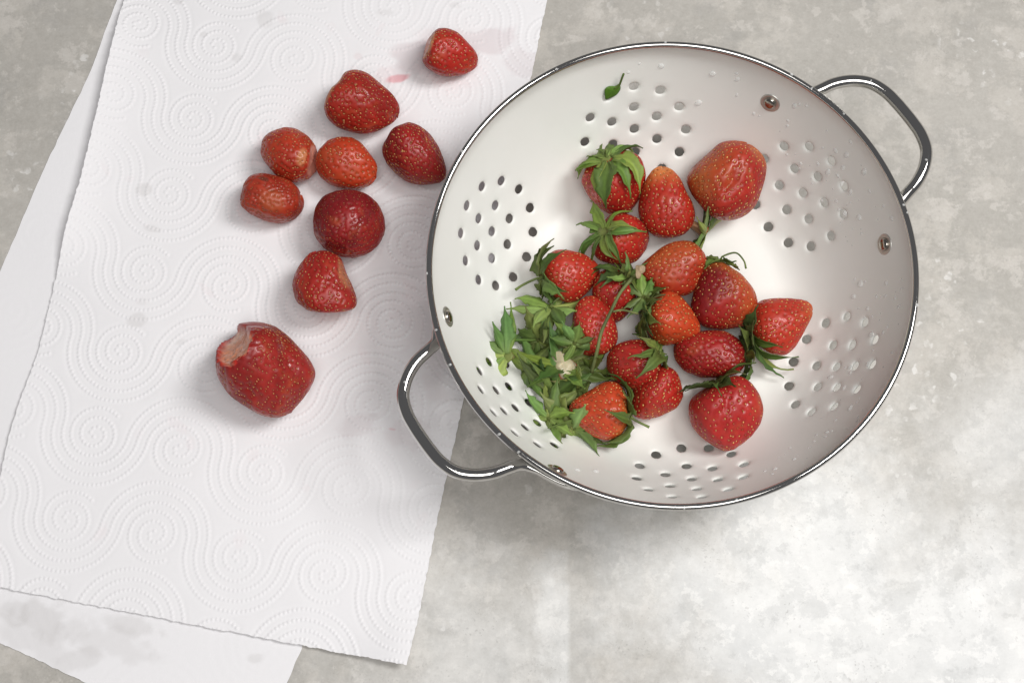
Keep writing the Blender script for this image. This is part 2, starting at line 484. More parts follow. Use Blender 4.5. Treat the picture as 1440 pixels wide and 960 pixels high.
def z_top(X, Y, u, v):
    w = 0.16 + 0.20 * fbm(X * 0.13, Y * 0.13, 23, 3) + 0.05 * fbm(X * 0.5, Y * 0.5, 27, 2)
    lift = 0.75 * np.exp(-u * 15) * sstep(0.02, 0.18, v) * (1 - sstep(0.46, 0.56, v))
    lift2 = 0.10 * np.exp(-u * 14) * sstep(0.56, 0.75, v)
    corner = 0.55 * np.exp(-((1 - u) / 0.10) ** 2 - ((1 - v) / 0.07) ** 2)
    crease = 0.05 * np.exp(-((v - 0.555) / 0.006) ** 2) * np.exp(-u * 3.0)
    return w + lift + lift2 + corner + crease + 0.04 * np.exp(-(1 - v) * 25)
topL = atv([(196, -60), (179, 0), (156, 108), (135, 200), (121, 258), (108, 300), (80, 397), (55, 500), (53, 506), (34, 557), (15, 617), (0, 690), (-40, 818)])
topR = atv([(783, -60), (770, 0), (757, 62), (737, 160), (710, 290), (682, 425), (653, 560), (640, 620), (630, 665), (618, 717), (600, 812), (588, 875), (574, 936)])
STN = [(560, 112, 20, 7, 12, (0.72, 0.20, 0.24), 0.85, 0.7), (585, 80, 36, 24, 20, WETP, 0.42, 1.0), (548, 108, 26, 16, 5, (0.74, 0.58, 0.60), 0.35, 1.0),
       (690, 60, 46, 24, 10, WETP, 0.40, 1.1), (735, 90, 30, 26, 0, WETP, 0.25, 1.0), (372, 30, 13, 16, 20, WET, 0.34, 0.8), (334, 84, 9, 9, 0, WET, 0.30, 0.8),
       (204, 270, 13, 11, 0, WET, 0.38, 0.7), (288, 52, 6, 5, 0, WET, 0.30, 0.6), (252, 4, 9, 7, 0, WET, 0.35, 0.6), (192, 452, 16, 12, 0, WET, 0.36, 0.7),
       (216, 324, 14, 5, -15, WET, 0.30, 0.8), (254, 482, 9, 5, 20, WET, 0.28, 0.8), (200, 425, 9, 6, 0, WET, 0.2, 0.8), (505, 600, 34, 16, 10, WETP, 0.22, 1.2),
       (580, 610, 40, 26, 0, WETP, 0.22, 1.2), (552, 604, 6, 2, -10, (0.7, 0.35, 0.4), 0.5, 0.4), (600, 420, 46, 150, 5, (0.70, 0.60, 0.61), 0.28, 1.2),
       (525, 585, 8, 5, 0, WET, 0.25, 0.7), (540, 20, 14, 6, 0, WET, 0.25, 0.8), (640, 10, 12, 6, 0, WET, 0.25, 0.8), (504, 82, 8, 6, 0, (0.7, 0.56, 0.57), 0.35, 0.8)]
rs = random.Random(5)
for q in ((632, 76), (509, 145), (406, 218), (488, 229), (582, 216), (381, 278), (490, 316), (456, 399), (377, 524)):     # juice soaked up under each cut berry
    STN.append((q[0] - 3, q[1] + 6, 50, 44, rs.uniform(0, 180), (0.80, 0.55, 0.57), 0.22, 0.9))
for i in range(34):     # faint pink flecks soaked into the towel
    STN.append((rs.uniform(120, 600), rs.uniform(20, 760), rs.uniform(6, 20), rs.uniform(4, 12), rs.uniform(0, 180), (0.80, 0.66, 0.68), rs.uniform(0.08, 0.22), 1.1))
top = sheet('paper_towel', topL, topR, 830, 500, z_top, math.radians(-13.0), STN, emb=0.092, org=tuple(at(217, 754, 0.2)[:2]))
tag(top, 'large white embossed paper towel on top, the cut strawberries lying on it', 'paper towel', 'paper towel sheets')

# ------------------------------------------------------------------ colander
PH = 0.6519
HAZ = PH - 0.04465              # azimuth of the handle on the right
colander = empty('colander')
tag(colander, 'white enamel colander with chrome rim and two loop handles holding strawberries', 'colander')

prof_r = np.concatenate([np.linspace(0, 6.6, 34), np.linspace(6.7, 11.90, 60)])
prof_z = zbowl(prof_r) - RIM_H
lip = [(11.935, -0.80), (11.955, -0.62), (11.97, -0.42), (11.98, -0.22), (11.985, -0.05)]
prof_r = np.r_[prof_r, [a for a, b in lip]]; prof_z = np.r_[prof_z, [b for a, b in lip]]
prof_s = np.r_[0, np.cumsum(np.hypot(np.diff(prof_r), np.diff(prof_z)))]
S_MAX = prof_s[-1]
def prof(s):
    return np.interp(s, prof_s, prof_r), np.interp(s, prof_s, prof_z)
def s_of_r(r):
    return float(np.interp(r, prof_r, prof_s))
def build_bowl():
    HR = 0.262
    hc = []
    s0 = s_of_r(9.729)
    for k in range(6):
        th0 = PH + k * math.pi / 3
        for n, rad in ((1, 0), (6, 1.414), (12, 2.8115)):
            for i in range(n):
                a = 2 * math.pi * i / n
                s = s0 + rad * math.cos(a)
                r = float(prof(s)[0])
                hc.append((s, th0 + rad * math.sin(a) / r))
    rr = random.Random(3)
    pts, edges, disp = [], [], []
    seg = 20
    for s, th in hc:
        rc = float(prof(s)[0])
        for ring, (f, d) in enumerate(((1.0, 0.065), (1.12, 0.050), (1.32, 0.020), (1.62, 0.0))):
            i0 = len(pts)
            for j in range(seg):
                a = 2 * math.pi * (j + 0.5 * (ring % 2)) / seg
                ds, dt = HR * f * math.cos(a), HR * f * math.sin(a)
                ss = s + ds; t = th + dt / float(prof(ss)[0])
                pts.append((ss * math.cos(t), ss * math.sin(t))); disp.append(d)
            if ring == 0:
                edges += [(i0 + j, i0 + (j + 1) % seg) for j in range(seg)]
    H = np.array(hc)
    hs, ht, hrr = H[:, 0], H[:, 1], prof(H[:, 0])[0]
    ss = 0.0
    rings = list(np.arange(0.35, S_MAX - 1.1, 0.36)) + list(np.linspace(S_MAX - 1.05, S_MAX, 9))
    pts.append((0, 0)); disp.append(0)
    for q, s in enumerate(rings):
        n = 160 if s > S_MAX - 1.3 else max(8, int(2 * math.pi * s / 0.42))
        i0 = len(pts)
        for j in range(n):
            t = 2 * math.pi * (j + 0.5 * (q % 2)) / n
            dt = (t - ht + math.pi) % (2 * math.pi) - math.pi
            if (np.hypot(s - hs, dt * hrr) < HR * 1.9).any(): continue
            pts.append((s * math.cos(t), s * math.sin(t))); disp.append(0)
        if q == len(rings) - 1:
            edges += [(i0 + j, i0 + (j + 1) % n) for j in range(n)]
    vo, eo, fo, ov, oe, of = delaunay_2d_cdt([Vector(p) for p in pts], edges, [], 0, 1e-6, True)
    V2 = np.array([(v.x, v.y) for v in vo]); D = np.array([disp[o[0]] if o else 0 for o in ov])
    S = np.hypot(V2[:, 0], V2[:, 1]); T = np.arctan2(V2[:, 1], V2[:, 0])
    R, Z = prof(S)
    R2, Z2 = prof(np.minimum(S + 0.01, S_MAX)); R1, Z1 = prof(np.maximum(S - 0.01, 0))
    tr, tz = R2 - R1, Z2 - Z1; l = np.hypot(tr, tz) + 1e-12; tr /= l; tz /= l
    # outward normal of the bowl (down and out)
    R = R + tz * D; Z = Z - tr * D
    V = np.stack([R * np.cos(T), R * np.sin(T), Z + RIM_H], 1)
    F = np.array([f for f in fo if len(f) == 3])
    fs = S[F]; cx = V2[F].mean(1); cs = np.hypot(cx[:, 0], cx[:, 1]); ct = np.arctan2(cx[:, 1], cx[:, 0])
    dt = (ct[:, None] - ht[None] + np.pi) % (2 * np.pi) - np.pi
    cr = prof(cs)[0]
    keep = ~(np.hypot(cs[:, None] - hs[None], dt * cr[:, None]) < HR * 0.93).any(1)
    F = F[keep]
    # triangle orientation: upwards
    a = V[F[:, 1]] - V[F[:, 0]]; b = V[F[:, 2]] - V[F[:, 0]]
    n = np.cross(a, b); c = V[F].mean(1)
    inw = np.stack([-c[:, 0], -c[:, 1], np.full(len(c), 6.0)], 1)
    flip = (n * inw).sum(1) < 0
    F[flip] = F[flip][:, ::-1]
    o = mesh('bowl', V, F, M_ENAMEL, colander)
    sm = o.modifiers.new('thickness', 'SOLIDIFY'); sm.thickness = 0.13 * CM; sm.offset = -1
    return o
build_bowl()

def lathe(name, prof_, mat, parent, n=160, closed=False):
    a = np.linspace(0, 2 * np.pi, n, endpoint=False)
    P = np.asarray(prof_, float)
    V = np.stack([P[:, 0][:, None] * np.cos(a), P[:, 0][:, None] * np.sin(a), np.broadcast_to(P[:, 1][:, None], (len(P), n))], -1)
    if closed:
        V = np.concatenate([V, V[:1]], 0)
    return mesh(name, V.reshape(-1, 3), grid_faces(len(V), n, True), mat, parent)
rim_p = [(12.02 + 0.165 * math.cos(t), RIM_H - 0.02 + 0.165 * math.sin(t)) for t in np.linspace(0, 2 * math.pi, 18, endpoint=False)]
lathe('rim', rim_p, M_CHROME, colander, 240, True)
lathe('foot_ring', [(6.35, 1.36), (6.3, 1.0), (6.1, 0.35), (6.05, 0.262), (5.95, 0.262), (6.0, 0.36), (6.2, 1.0), (6.25, 1.36)], M_ENAMEL, colander, 120)

def handle(az):
    half = [(11.80, 31.5, -1.95), (11.98, 28, -1.85), (12.06, 24, -1.72), (12.12, 20.5, -1.55), (12.25, 17.8, -1.3), (12.75, 16.2, -1.05),
            (13.5, 14.4, -0.88), (14.2, 11.9, -0.80), (14.72, 8.9, -0.76), (14.93, 5.6, -0.74), (14.96, 2.6, -0.74)]
    full = half + [(14.96, 0, -0.74)] + [(r, -a, z) for r, a, z in half[::-1]]
    P = np.array([(r * math.cos(az + math.radians(a)), r * math.sin(az + math.radians(a)), RIM_H + z) for r, a, z in full])
    A = np.array([abs(a) for r, a, z in full])
    path = catmull(P, 7)
    aa = np.abs(np.interp(np.arange(len(path)) / 7.0, np.arange(len(full)), A))
    pl = sstep(17.0, 22.0, aa)                 # flattened to a strap where it is riveted to the wall
    end = 1 - 0.75 * sstep(29.5, 31.5, aa)
    V, F = tube(path, 0.315 * (1 - pl) + 0.12 * pl, 16, rad2=(0.315 * (1 - pl) + 0.50 * pl) * end)
    return mesh('handle', V, F, M_CHROME, colander)
h1, h2 = handle(HAZ), handle(HAZ + math.pi)
for az, hd in ((HAZ, h1), (HAZ + math.pi, h2)):
    for sg in (1, -1):
        t = az + sg * 0.43753; r = 11.35
        p = np.array([r * math.cos(t), r * math.sin(t), float(zbowl(r))])
        n = bowl_normal(p)
        e1 = np.cross(n, (0, 0, 1)); e1 /= np.linalg.norm(e1); e2 = np.cross(n, e1)
        def dome(prof_, nn=24):
            a = np.linspace(0, 2 * np.pi, nn, endpoint=False); V = []
            for rr_, hh in prof_:
                V += [p + (e1 * math.cos(x) + e2 * math.sin(x)) * rr_ + n * hh for x in a]
            V.append(p + n * (prof_[-1][1] + 0.004)); k = len(prof_)
            F = [tuple(f) for f in grid_faces(k, nn, True)] + [((k - 1) * nn + j, (k - 1) * nn + (j + 1) % nn, k * nn) for j in range(nn)]
            return V, F
        V, F = dome([(0.56, -0.02), (0.55, 0.02), (0.51, 0.045), (0.44, 0.05), (0.40, 0.035), (0.1, 0.035)])
        w = mesh('rivet', V, F, M_WASHER, colander)
        V, F = dome([(0.345, 0.0), (0.345, 0.06), (0.33, 0.11), (0.28, 0.155), (0.20, 0.185), (0.10, 0.198)])
        mesh('rivet_head', V, F, M_RIVET, w)

# ------------------------------------------------------------------ strawberries
def basis(A, e, roll=0.0):
    """rotation whose local +Z is the tip direction: A = direction in the photograph, e = lift towards the camera"""
    a, e = math.radians(A), math.radians(e)
    d = CR @ np.array([math.cos(e) * math.cos(a), math.cos(e) * math.sin(a), math.sin(e)])
    # local +X faces the camera as far as it can
    c = CR @ np.array([0, 0, 1.0])
    x = c - d * (c @ d)
    if np.linalg.norm(x) < 0.1: x = CR @ np.array([0, 1.0, 0]); x = x - d * (x @ d)
    x /= np.linalg.norm(x); y = np.cross(d, x)
    q = math.radians(roll)
    x2 = x * math.cos(q) + y * math.sin(q); y2 = np.cross(d, x2)
    return np.stack([x2, y2, d], 1)

RED, DEEP, ORANGE = np.array([0.50, 0.020, 0.014]), np.array([0.26, 0.009, 0.011]), np.array([0.66, 0.085, 0.020])
PALE, CUT, BROWN = np.array([0.78, 0.42, 0.22]), np.array([0.76, 0.33, 0.24]), np.array([0.40, 0.12, 0.045])

class Shape:
    def __init__(self, L, W, seed, taper=0.30, blunt=0.85, bump_=0.035, flat=1.0, bend=0.0, dent=0.0, creases=(), tipb=0.95):
        self.tb = tipb; self.warp = None
        self.L, self.W, self.t, self.b, self.flat, self.bend, self.dent, self.cr = L, W, taper, blunt, flat, bend, dent, creases
        r = random.Random(seed)
        self.h = [(r.uniform(.4, 1) * bump_, r.choice((1, 2, 2, 3, 3, 4)), r.choice((0, 1, 1, 2, 3)), r.uniform(0, 6.28), r.uniform(0, 6.28)) for _ in range(6)]
        ph = np.linspace(0, np.pi, 200); self.nm = (np.sin(ph) ** self.ex(ph) * (1 + self.t * np.cos(ph))).max()
    def ex(self, ph):
        return self.b + (self.tb - self.b) * sstep(1.0, 2.4, ph)
    def __call__(self, ph, th):
        r = np.sin(np.clip(ph, 1e-4, np.pi - 1e-4)) ** self.ex(ph) * (1 + self.t * np.cos(ph)) / self.nm
        z = -np.cos(ph)
        k = 1.0
        for a, n, m, p1, p2 in self.h:
            k = k + a * np.sin(n * th + p1) * np.cos(m * ph + p2)
        for (t0, w, dep, p0, pw) in self.cr:
            d = (th - t0 - 0.30 * (ph - p0) - 0.10 * np.sin(5 * ph) + np.pi) % (2 * np.pi) - np.pi
            k = k - dep * np.exp(-(d / w) ** 2) * np.exp(-((ph - p0) / pw) ** 2)
        r = r * k * self.W / 2
        zz = z * self.L / 2 * (1 + 0.5 * (k - 1)) + self.dent * np.exp(-(ph / 0.32) ** 2)
        x = r * np.cos(th) + self.bend * (z * z - 0.3); y = r * np.sin(th) * self.flat
        p = np.stack([x, y, zz], -1)
        if self.warp is not None:
            a1, a2, al, fr = self.warp
            c1, c2 = p @ a1, p @ a2
            f = np.interp(np.arctan2(c2, c1), al, fr) - 1
            p = p + (f * c1)[..., None] * a1 + (f * c2)[..., None] * a2
        return p
    def fit_outline(self, poly, R):
        """scale the body about its middle so that its girth follows a drawn outline (cm, right / up)"""
        a1, a2 = R.T @ CR[:, 0], R.T @ CR[:, 1]
        A, B = np.meshgrid(np.linspace(0.01, np.pi - .01, 90), np.linspace(0, 2 * np.pi, 140), indexing='ij')
        p = self(A, B); c1, c2 = (p @ a1).ravel(), (p @ a2).ravel()
        n = 72; al = -np.pi + (np.arange(n) + .5) * 2 * np.pi / n
        bi = ((np.arctan2(c2, c1) + np.pi) / (2 * np.pi) * n).astype(int) % n
        cur = np.zeros(n); np.maximum.at(cur, bi, np.hypot(c1, c2))
        q = np.asarray(poly, float); q2 = np.roll(q, -1, 0); tgt = np.zeros(n)
        for i, a in enumerate(al):
            d = np.array([math.cos(a), math.sin(a)])
            for u, v in zip(q, q2):
                e = v - u; den = d[0] * e[1] - d[1] * e[0]
                if abs(den) < 1e-9: continue
                t = (u[0] * e[1] - u[1] * e[0]) / den; k = (u[0] * d[1] - u[1] * d[0]) / den
                if t > 0 and -1e-6 <= k <= 1 + 1e-6: tgt[i] = max(tgt[i], t)
        r = np.where((tgt > 0) & (cur > 0), tgt / np.maximum(cur, 1e-6), 1.0).clip(0.72, 1.35)
        for _ in range(2): r = 0.25 * np.roll(r, 1) + 0.5 * r + 0.25 * np.roll(r, -1)
        self.warp = (a1, a2, np.r_[al[-1] - 2 * np.pi, al, al[0] + 2 * np.pi], np.r_[r[-1], r, r[0]])
    def normal(self, ph, th):
        e = 1e-3
        a = self(ph + e, th) - self(ph - e, th); b = self(ph, th + e) - self(ph, th - e)
        n = np.cross(b, a); n /= np.linalg.norm(n, axis=-1)[..., None] + 1e-12
        return n

NU, NV = 176, 96
def make_berry(px, py, Lp, Wp, A, e, label, group, lift=0.0, floor='bowl', seed=0, roll=0.0, taper=0.30, blunt=0.66, bump_=0.04, flat=0.95,
               bend=0.0, dent=0.0, creases=(), red=RED, deep=DEEP, deepmix=0.45, tip=None, tipa=2.3, shoulder=None, side=None, cut=False,
               spacing=0.30, bite=None, patch=None, seedcol=(0.76, 0.45, 0.15), seedsize=1.08, tipb=0.95):
    p0 = at(px, py, 3.0 if floor == 'bowl' else 1.3); k = px2cm(p0)
    sh = Shape(Lp * k, Wp * k, seed, taper, blunt, bump_, flat, bend, dent, creases, tipb)
    R = basis(A, e, roll)
    if (px, py) in OUT:
        ox, oy, s_, pts_ = OUT[(px, py)]
        g_ = k * (1.0 if py == 254 and px == 1022 else 1.07 if floor == 'bowl' else 1.03)
        sh.fit_outline([((ox + x / s_ - px) * g_, -(oy + y / s_ - py) * g_) for x, y in pts_], R)
    rr = random.Random(seed * 31 + 5)
    ph = np.linspace(0.0, np.pi, NV); ph[0] = 0.012; ph[-1] = np.pi - 0.012
    th = np.linspace(0, 2 * np.pi, NU, endpoint=False)
    PHI, TH = np.meshgrid(ph, th, indexing='ij')
    V = sh(PHI, TH); N = sh.normal(PHI, TH)
    # achenes: a jittered spiral over the surface
    q = np.linspace(0, np.pi, 400); rad = np.linalg.norm(sh(q, q * 0)[:, :2], axis=1)
    dz = np.r_[0, np.linalg.norm(np.diff(sh(q, q * 0), axis=0), axis=1)]
    cum = np.cumsum(2 * np.pi * rad * dz); area_ = cum[-1]
    n = int(area_ / (spacing ** 2))
    sp = np.interp((np.arange(n) + 0.5) / n * area_, cum, q)
    st = (np.arange(n) * 2.399963) % (2 * np.pi)
    sp = sp + np.array([rr.uniform(-.05, .05) for _ in range(n)]); st = st + np.array([rr.uniform(-.11, .11) for _ in range(n)])
    ok = (sp > (0.42 if cut else 0.25)) & (sp < np.pi - 0.06)
    sp, st = sp[ok], st[ok]
    SP, SN = sh(sp, st), sh.normal(sp, st)
    f = V.reshape(-1, 3)
    D = np.full(len(f), 9.0)
    for i in range(0, len(SP), 64):
        D = np.minimum(D, np.sqrt(((f[:, None] - SP[None, i:i + 64]) ** 2).sum(-1)).min(1))
    depth = 0.066 * np.exp(-(D / 0.078) ** 2)
    depth = depth.reshape(NV, NU)
    # ---- colour of the skin itself
    u = TH / (2 * np.pi)
    nz = fbm(V[..., 0] * 0.9 + V[..., 2] * 0.4 + seed, V[..., 1] * 0.9 - V[..., 2] * 0.7 + 40, seed, 4)
    mott = sstep(0.30, 0.75, nz) * deepmix
    C = red * (1 - mott[..., None]) + deep * mott[..., None]
    fine = fbm(V[..., 0] * 6 + V[..., 2] * 5, V[..., 1] * 6 - V[..., 2] * 3 + 11, seed + 3, 3)
    C = C * (0.82 + 0.36 * fine)[..., None]
    nz2 = fbm(V[..., 0] * 1.7 - V[..., 2] * 0.8 + seed * 3, V[..., 1] * 1.7 + V[..., 2] * 1.1 + 90, seed + 9, 4)
    w = (sstep(0.52, 0.85, nz2) * 0.5)[..., None]; C = C * (1 - w) + np.array([0.52, 0.075, 0.028]) * w
    ring = (np.exp(-(D / 0.12) ** 2)).reshape(NV, NU)
    C = C * (1 - 0.18 * ring[..., None])
    if tip is not None:
        w = sstep(tipa - 0.45, tipa + 0.5, PHI + (nz - 0.5) * 1.2)[..., None]; C = C * (1 - w) + np.array(tip) * w
    if shoulder is not None:
        w = (1 - sstep(0.35, 1.0, PHI + (nz - 0.5) * 0.9))[..., None]; C = C * (1 - w) + np.array(shoulder) * w
    if side is not None:      # unripe cheek turned to local angle t0
        t0, wd, c3 = side
        d = (TH - t0 + np.pi) % (2 * np.pi) - np.pi
        w = (np.exp(-(d / wd) ** 2) * sstep(0.25, 0.9, np.sin(PHI)) * (0.55 + 0.9 * (nz - 0.3)))[..., None].clip(0, 1); C = C * (1 - w) + np.array(c3) * w
    if patch is not None:
        for (t0, p0_, wt, wp, c3, s_) in patch:
            d = (TH - t0 + np.pi) % (2 * np.pi) - np.pi
            w = (sstep(0.25, 0.7, np.exp(-(d * np.sin(PHI) / wt) ** 2 - ((PHI - p0_) / wp) ** 2) + (nz - 0.5) * 0.5) * s_)[..., None]
            C = C * (1 - w) + np.array(c3) * w
    C = C * np.array([0.93, 1.20, 1.0])
    if cut:
        w = (1 - sstep(0.22, 0.46, PHI + (nz - 0.5) * 0.35))
        C = C * (1 - w[..., None]) + CUT * (0.85 + 0.3 * fine[..., None]) * w[..., None]
        depth = depth * (1 - w)
    P = V - N * depth[..., None]
    keepseed = np.ones(len(SP), bool)
    if bite is not None:
        for (bt, bp, off, br) in bite:
            cpt = R.T @ (at(bt, bp, 1.7) - at(px, py, 1.7) + CR @ np.array([0, 0, off]))
            ca = R.T @ (CR @ np.array([0, 0, 1.0]))            # the jaw closed roughly from above
            ctr = -cpt + ca * (cpt @ ca); ctr /= np.linalg.norm(ctr)
            rel = P - cpt; hh = (rel * ca).sum(-1); rel = rel - hh[..., None] * ca
            dist = np.linalg.norm(rel, axis=-1)
            wob = 1 + 0.22 * (fbm(V[..., 0] * 3, V[..., 2] * 3 + V[..., 1] * 2, 77, 4) - 0.5)
            br_ = np.maximum(br + 0.36 * hh, 0.05) * wob
            ins = dist < br_
            b_ = (rel * ctr).sum(-1); c_ = dist ** 2 - br_ ** 2
            t = -b_ + np.sqrt(np.maximum(b_ * b_ - c_, 0))
            P = np.where(ins[..., None], P + ctr * t[..., None], P)
            tooth = (fbm(V[..., 0] * 9, V[..., 2] * 9 + V[..., 1] * 5, 78, 3) - 0.5)
            P = np.where(ins[..., None], P + ctr * (tooth * 0.14)[..., None], P)
            edge = sstep(0.0, 0.45, br_ - dist)
            fl_ = np.array([0.90, 0.52, 0.36]) * (1 - 0.6 * sstep(-0.2, 0.9, hh))[..., None] + np.array([0.78, 0.24, 0.11]) * (0.6 * sstep(-0.2, 0.9, hh))[..., None]
            cc = RED * (1 - edge[..., None]) + fl_ * edge[..., None]
            cc = cc * (0.72 + 0.56 * fine[..., None])
            C = np.where(ins[..., None], cc, C)
            sr = SP - cpt; sh_ = (sr @ ca); sr = sr - sh_[:, None] * ca
            keepseed &= np.linalg.norm(sr, axis=1) > np.maximum(br + 0.36 * sh_, 0.05) * 1.12
    pole0, pole1 = P[0].mean(0), P[-1].mean(0)
    Vl = np.vstack([P.reshape(-1, 3), pole0, pole1])
    Cl = np.vstack([C.reshape(-1, 3), C[0].mean(0), C[-1].mean(0)])
    Fq = grid_faces(NV, NU, True)
    i0, i1 = NV * NU, NV * NU + 1
    F = [tuple(x) for x in Fq.tolist()] + [(i0, (j + 1) % NU, j) for j in range(NU)] + [(i1, (NV - 1) * NU + j, (NV - 1) * NU + (j + 1) % NU) for j in range(NU)]
    # ---- rest it on the bowl or the towel
    Wv = Vl @ R.T
    zc = 3.0 if floor == 'bowl' else 1.3
    for _ in range(8):
        o = at(px, py, zc)
        Q = Wv + o
        fl = zbowl(np.hypot(Q[:, 0], Q[:, 1])) if floor == 'bowl' else 0.285
        zc -= (Q[:, 2] - fl).min()
    zc += lift
    o = at(px, py, zc)
    base = o.copy(); base[2] = o[2] + Wv[:, 2].min()
    root = empty('strawberry', base)
    tag(root, label, 'strawberry', group)
    off = o - base
    mesh('flesh', Wv + off, F, M_BERRY, root, cols=Cl)
    # seeds
    SPk, SNk = SP[keepseed], SN[keepseed]
    ax = np.array([0, 0, 1.0]); sv, sf, scol = [], [], []
    for p, nn in zip(SPk, SNk):
        t = ax - nn * (ax @ nn); lt = np.linalg.norm(t)
        t = t / lt if lt > 1e-3 else np.array([1.0, 0, 0]); b = np.cross(nn, t)
        g = rr.uniform(0.65, 1.1) * seedsize
        c = p - nn * 0.030
        i = len(sv)
        sv += [c + t * .076 * g, c - t * .060 * g, c + b * .043 * g, c - b * .043 * g, c + nn * .034 * g, c - nn * .03]
        sf += [(i, i + 2, i + 4), (i + 2, i + 1, i + 4), (i + 1, i + 3, i + 4), (i + 3, i, i + 4), (i + 2, i, i + 5), (i + 1, i + 2, i + 5), (i + 3, i + 1, i + 5), (i, i + 3, i + 5)]
        v_ = rr.uniform(0.55, 1.15); rd = rr.random()
        cc = np.array(seedcol) * v_ if rd > 0.35 else np.array([0.48, 0.13, 0.04]) * v_
        scol += [cc] * 6
    s_ = mesh('seeds', np.array(sv) @ R.T + off, sf, M_SEED, root, cols=np.array(scol))
    tag(s_, kind='stuff')
    return dict(root=root, R=R, off=off, sh=sh, k=k, o=o)

GRN = [np.array([0.125, 0.225, 0.045]), np.array([0.165, 0.275, 0.065]), np.array([0.085, 0.165, 0.040]), np.array([0.195, 0.30, 0.08])]
YEL = np.array([0.30, 0.36, 0.10])
DRYC = np.array([0.20, 0.155, 0.07])
def sepal_mesh(rr, L, W, phi0, curl, az, R, off, base, dry=0.0, side=0.0, dark=1.0, notch=None, surf=None, lift=0.2):
    """one sepal: base at `base` (local), axis -Z is away from the berry; phi0 = tilt from the plane towards -Z"""
    nl, nw = 17, 7
    out = np.array([math.cos(az), math.sin(az), 0.0]); tan = np.array([-math.sin(az), math.cos(az), 0.0]); up = np.array([0, 0, -1.0])
    p = np.array(base, float) + out * 0.10
    V, C = [], []
    g = rr.choice(GRN) * rr.uniform(0.65, 1.25) * dark; g = g * np.array([rr.uniform(0.85, 1.35), 1.0, rr.uniform(0.7, 1.1)])
    tw = rr.uniform(-0.7, 0.7); tooth = rr.random() < 0.65 if notch is None else notch
    bend = side
    sphi = 0.06
    for i in range(nl):
        u = i / (nl - 1)
        f = phi0 + curl * u + rr.uniform(-.03, .03)
        d = out * math.cos(f) + up * math.sin(f)
        d = d * math.cos(bend * u) + tan * math.sin(bend * u)
        if surf is not None:       # lies along the berry's shoulder and lifts towards its tip
            if i:
                e_ = 1e-3
                g_ = np.linalg.norm(surf(np.array(sphi + e_), np.array(az)) - surf(np.array(sphi), np.array(az))) / e_
                sphi = sphi + (L / (nl - 1)) / max(g_, 0.25)
            aa_ = az + bend * u
            q0 = surf(np.array(sphi), np.array(aa_)); nrm = surf.normal(np.array(sphi), np.array(aa_))
            d = surf(np.array(sphi + 1e-3), np.array(aa_)) - q0; d = d / np.linalg.norm(d)
            tan = np.cross(nrm, d); nrm = -nrm
            p = q0 - nrm * (0.06 + lift * u ** 1.8)
        else:
            if i: p = p + d * (L / (nl - 1))
            nrm = np.cross(d, tan); nrm /= np.linalg.norm(nrm)
        w = W * (0.55 + 0.45 * math.sin(min(1, u / 0.45) * math.pi / 2)) * (1 - sstep(0.42, 1.0, u) ** 1.1 * 0.97)
        if tooth and 0.30 < u < 0.92: w *= 1.0 + 0.75 * (1 - ((u - 0.30) * 3.3) % 1.0) * (1.0 if u < .8 else .5)
        t2 = tan * math.cos(tw * u) + nrm * math.sin(tw * u); n2 = np.cross(d, t2)
        for j in range(nw):
            s = (j / (nw - 1) - 0.5) * 2
            e = 1 + (0.10 * math.sin(i * 2.4 + j) if j in (0, nw - 1) else 0)
            V.append(p + t2 * (s * w / 2 * e) + n2 * ((abs(s) ** 1.4) * w * 0.26 + 0.025 * math.sin(3 * s + 9 * u + tw * 9)))
            c = g * (1 - 0.5 * (1 - u) ** 3) + YEL * 0.5 * (1 - u) ** 3
            c = c * (1.22 if j == nw // 2 else 1.0) * (1 + 0.10 * math.cos(s * 9))
            dw = min(1, dry * (0.25 + 1.1 * max(0, u - 0.4) + (0.5 if abs(s) > .7 else 0)))
            C.append(c * (1 - dw) + DRYC * dw)
    V = np.array(V); C = np.array(C)
    F = grid_faces(nl, nw)
    n = len(V)
    # closed leaf blade 0.3 mm thick
    a = V.reshape(nl, nw, 3); du = np.gradient(a, axis=0); dv = np.gradient(a, axis=1)
    N = np.cross(du, dv); N /= np.linalg.norm(N, axis=-1)[..., None] + 1e-9
    V2 = V - (N.reshape(-1, 3) * 0.03)
    bd = [j for j in range(nw)] + [i * nw + nw - 1 for i in range(1, nl)] + [(nl - 1) * nw + j for j in range(nw - 2, -1, -1)] + [i * nw for i in range(nl - 2, 0, -1)]
    SF = np.array([(bd[i], bd[(i + 1) % len(bd)], n + bd[(i + 1) % len(bd)], n + bd[i]) for i in range(len(bd))])
    FA = np.vstack([F[:, ::-1], F + n, SF])
    return np.vstack([V, V2]) @ R.T + off, FA, np.vstack([C, C * np.array([1.15, 1.12, 1.3])])

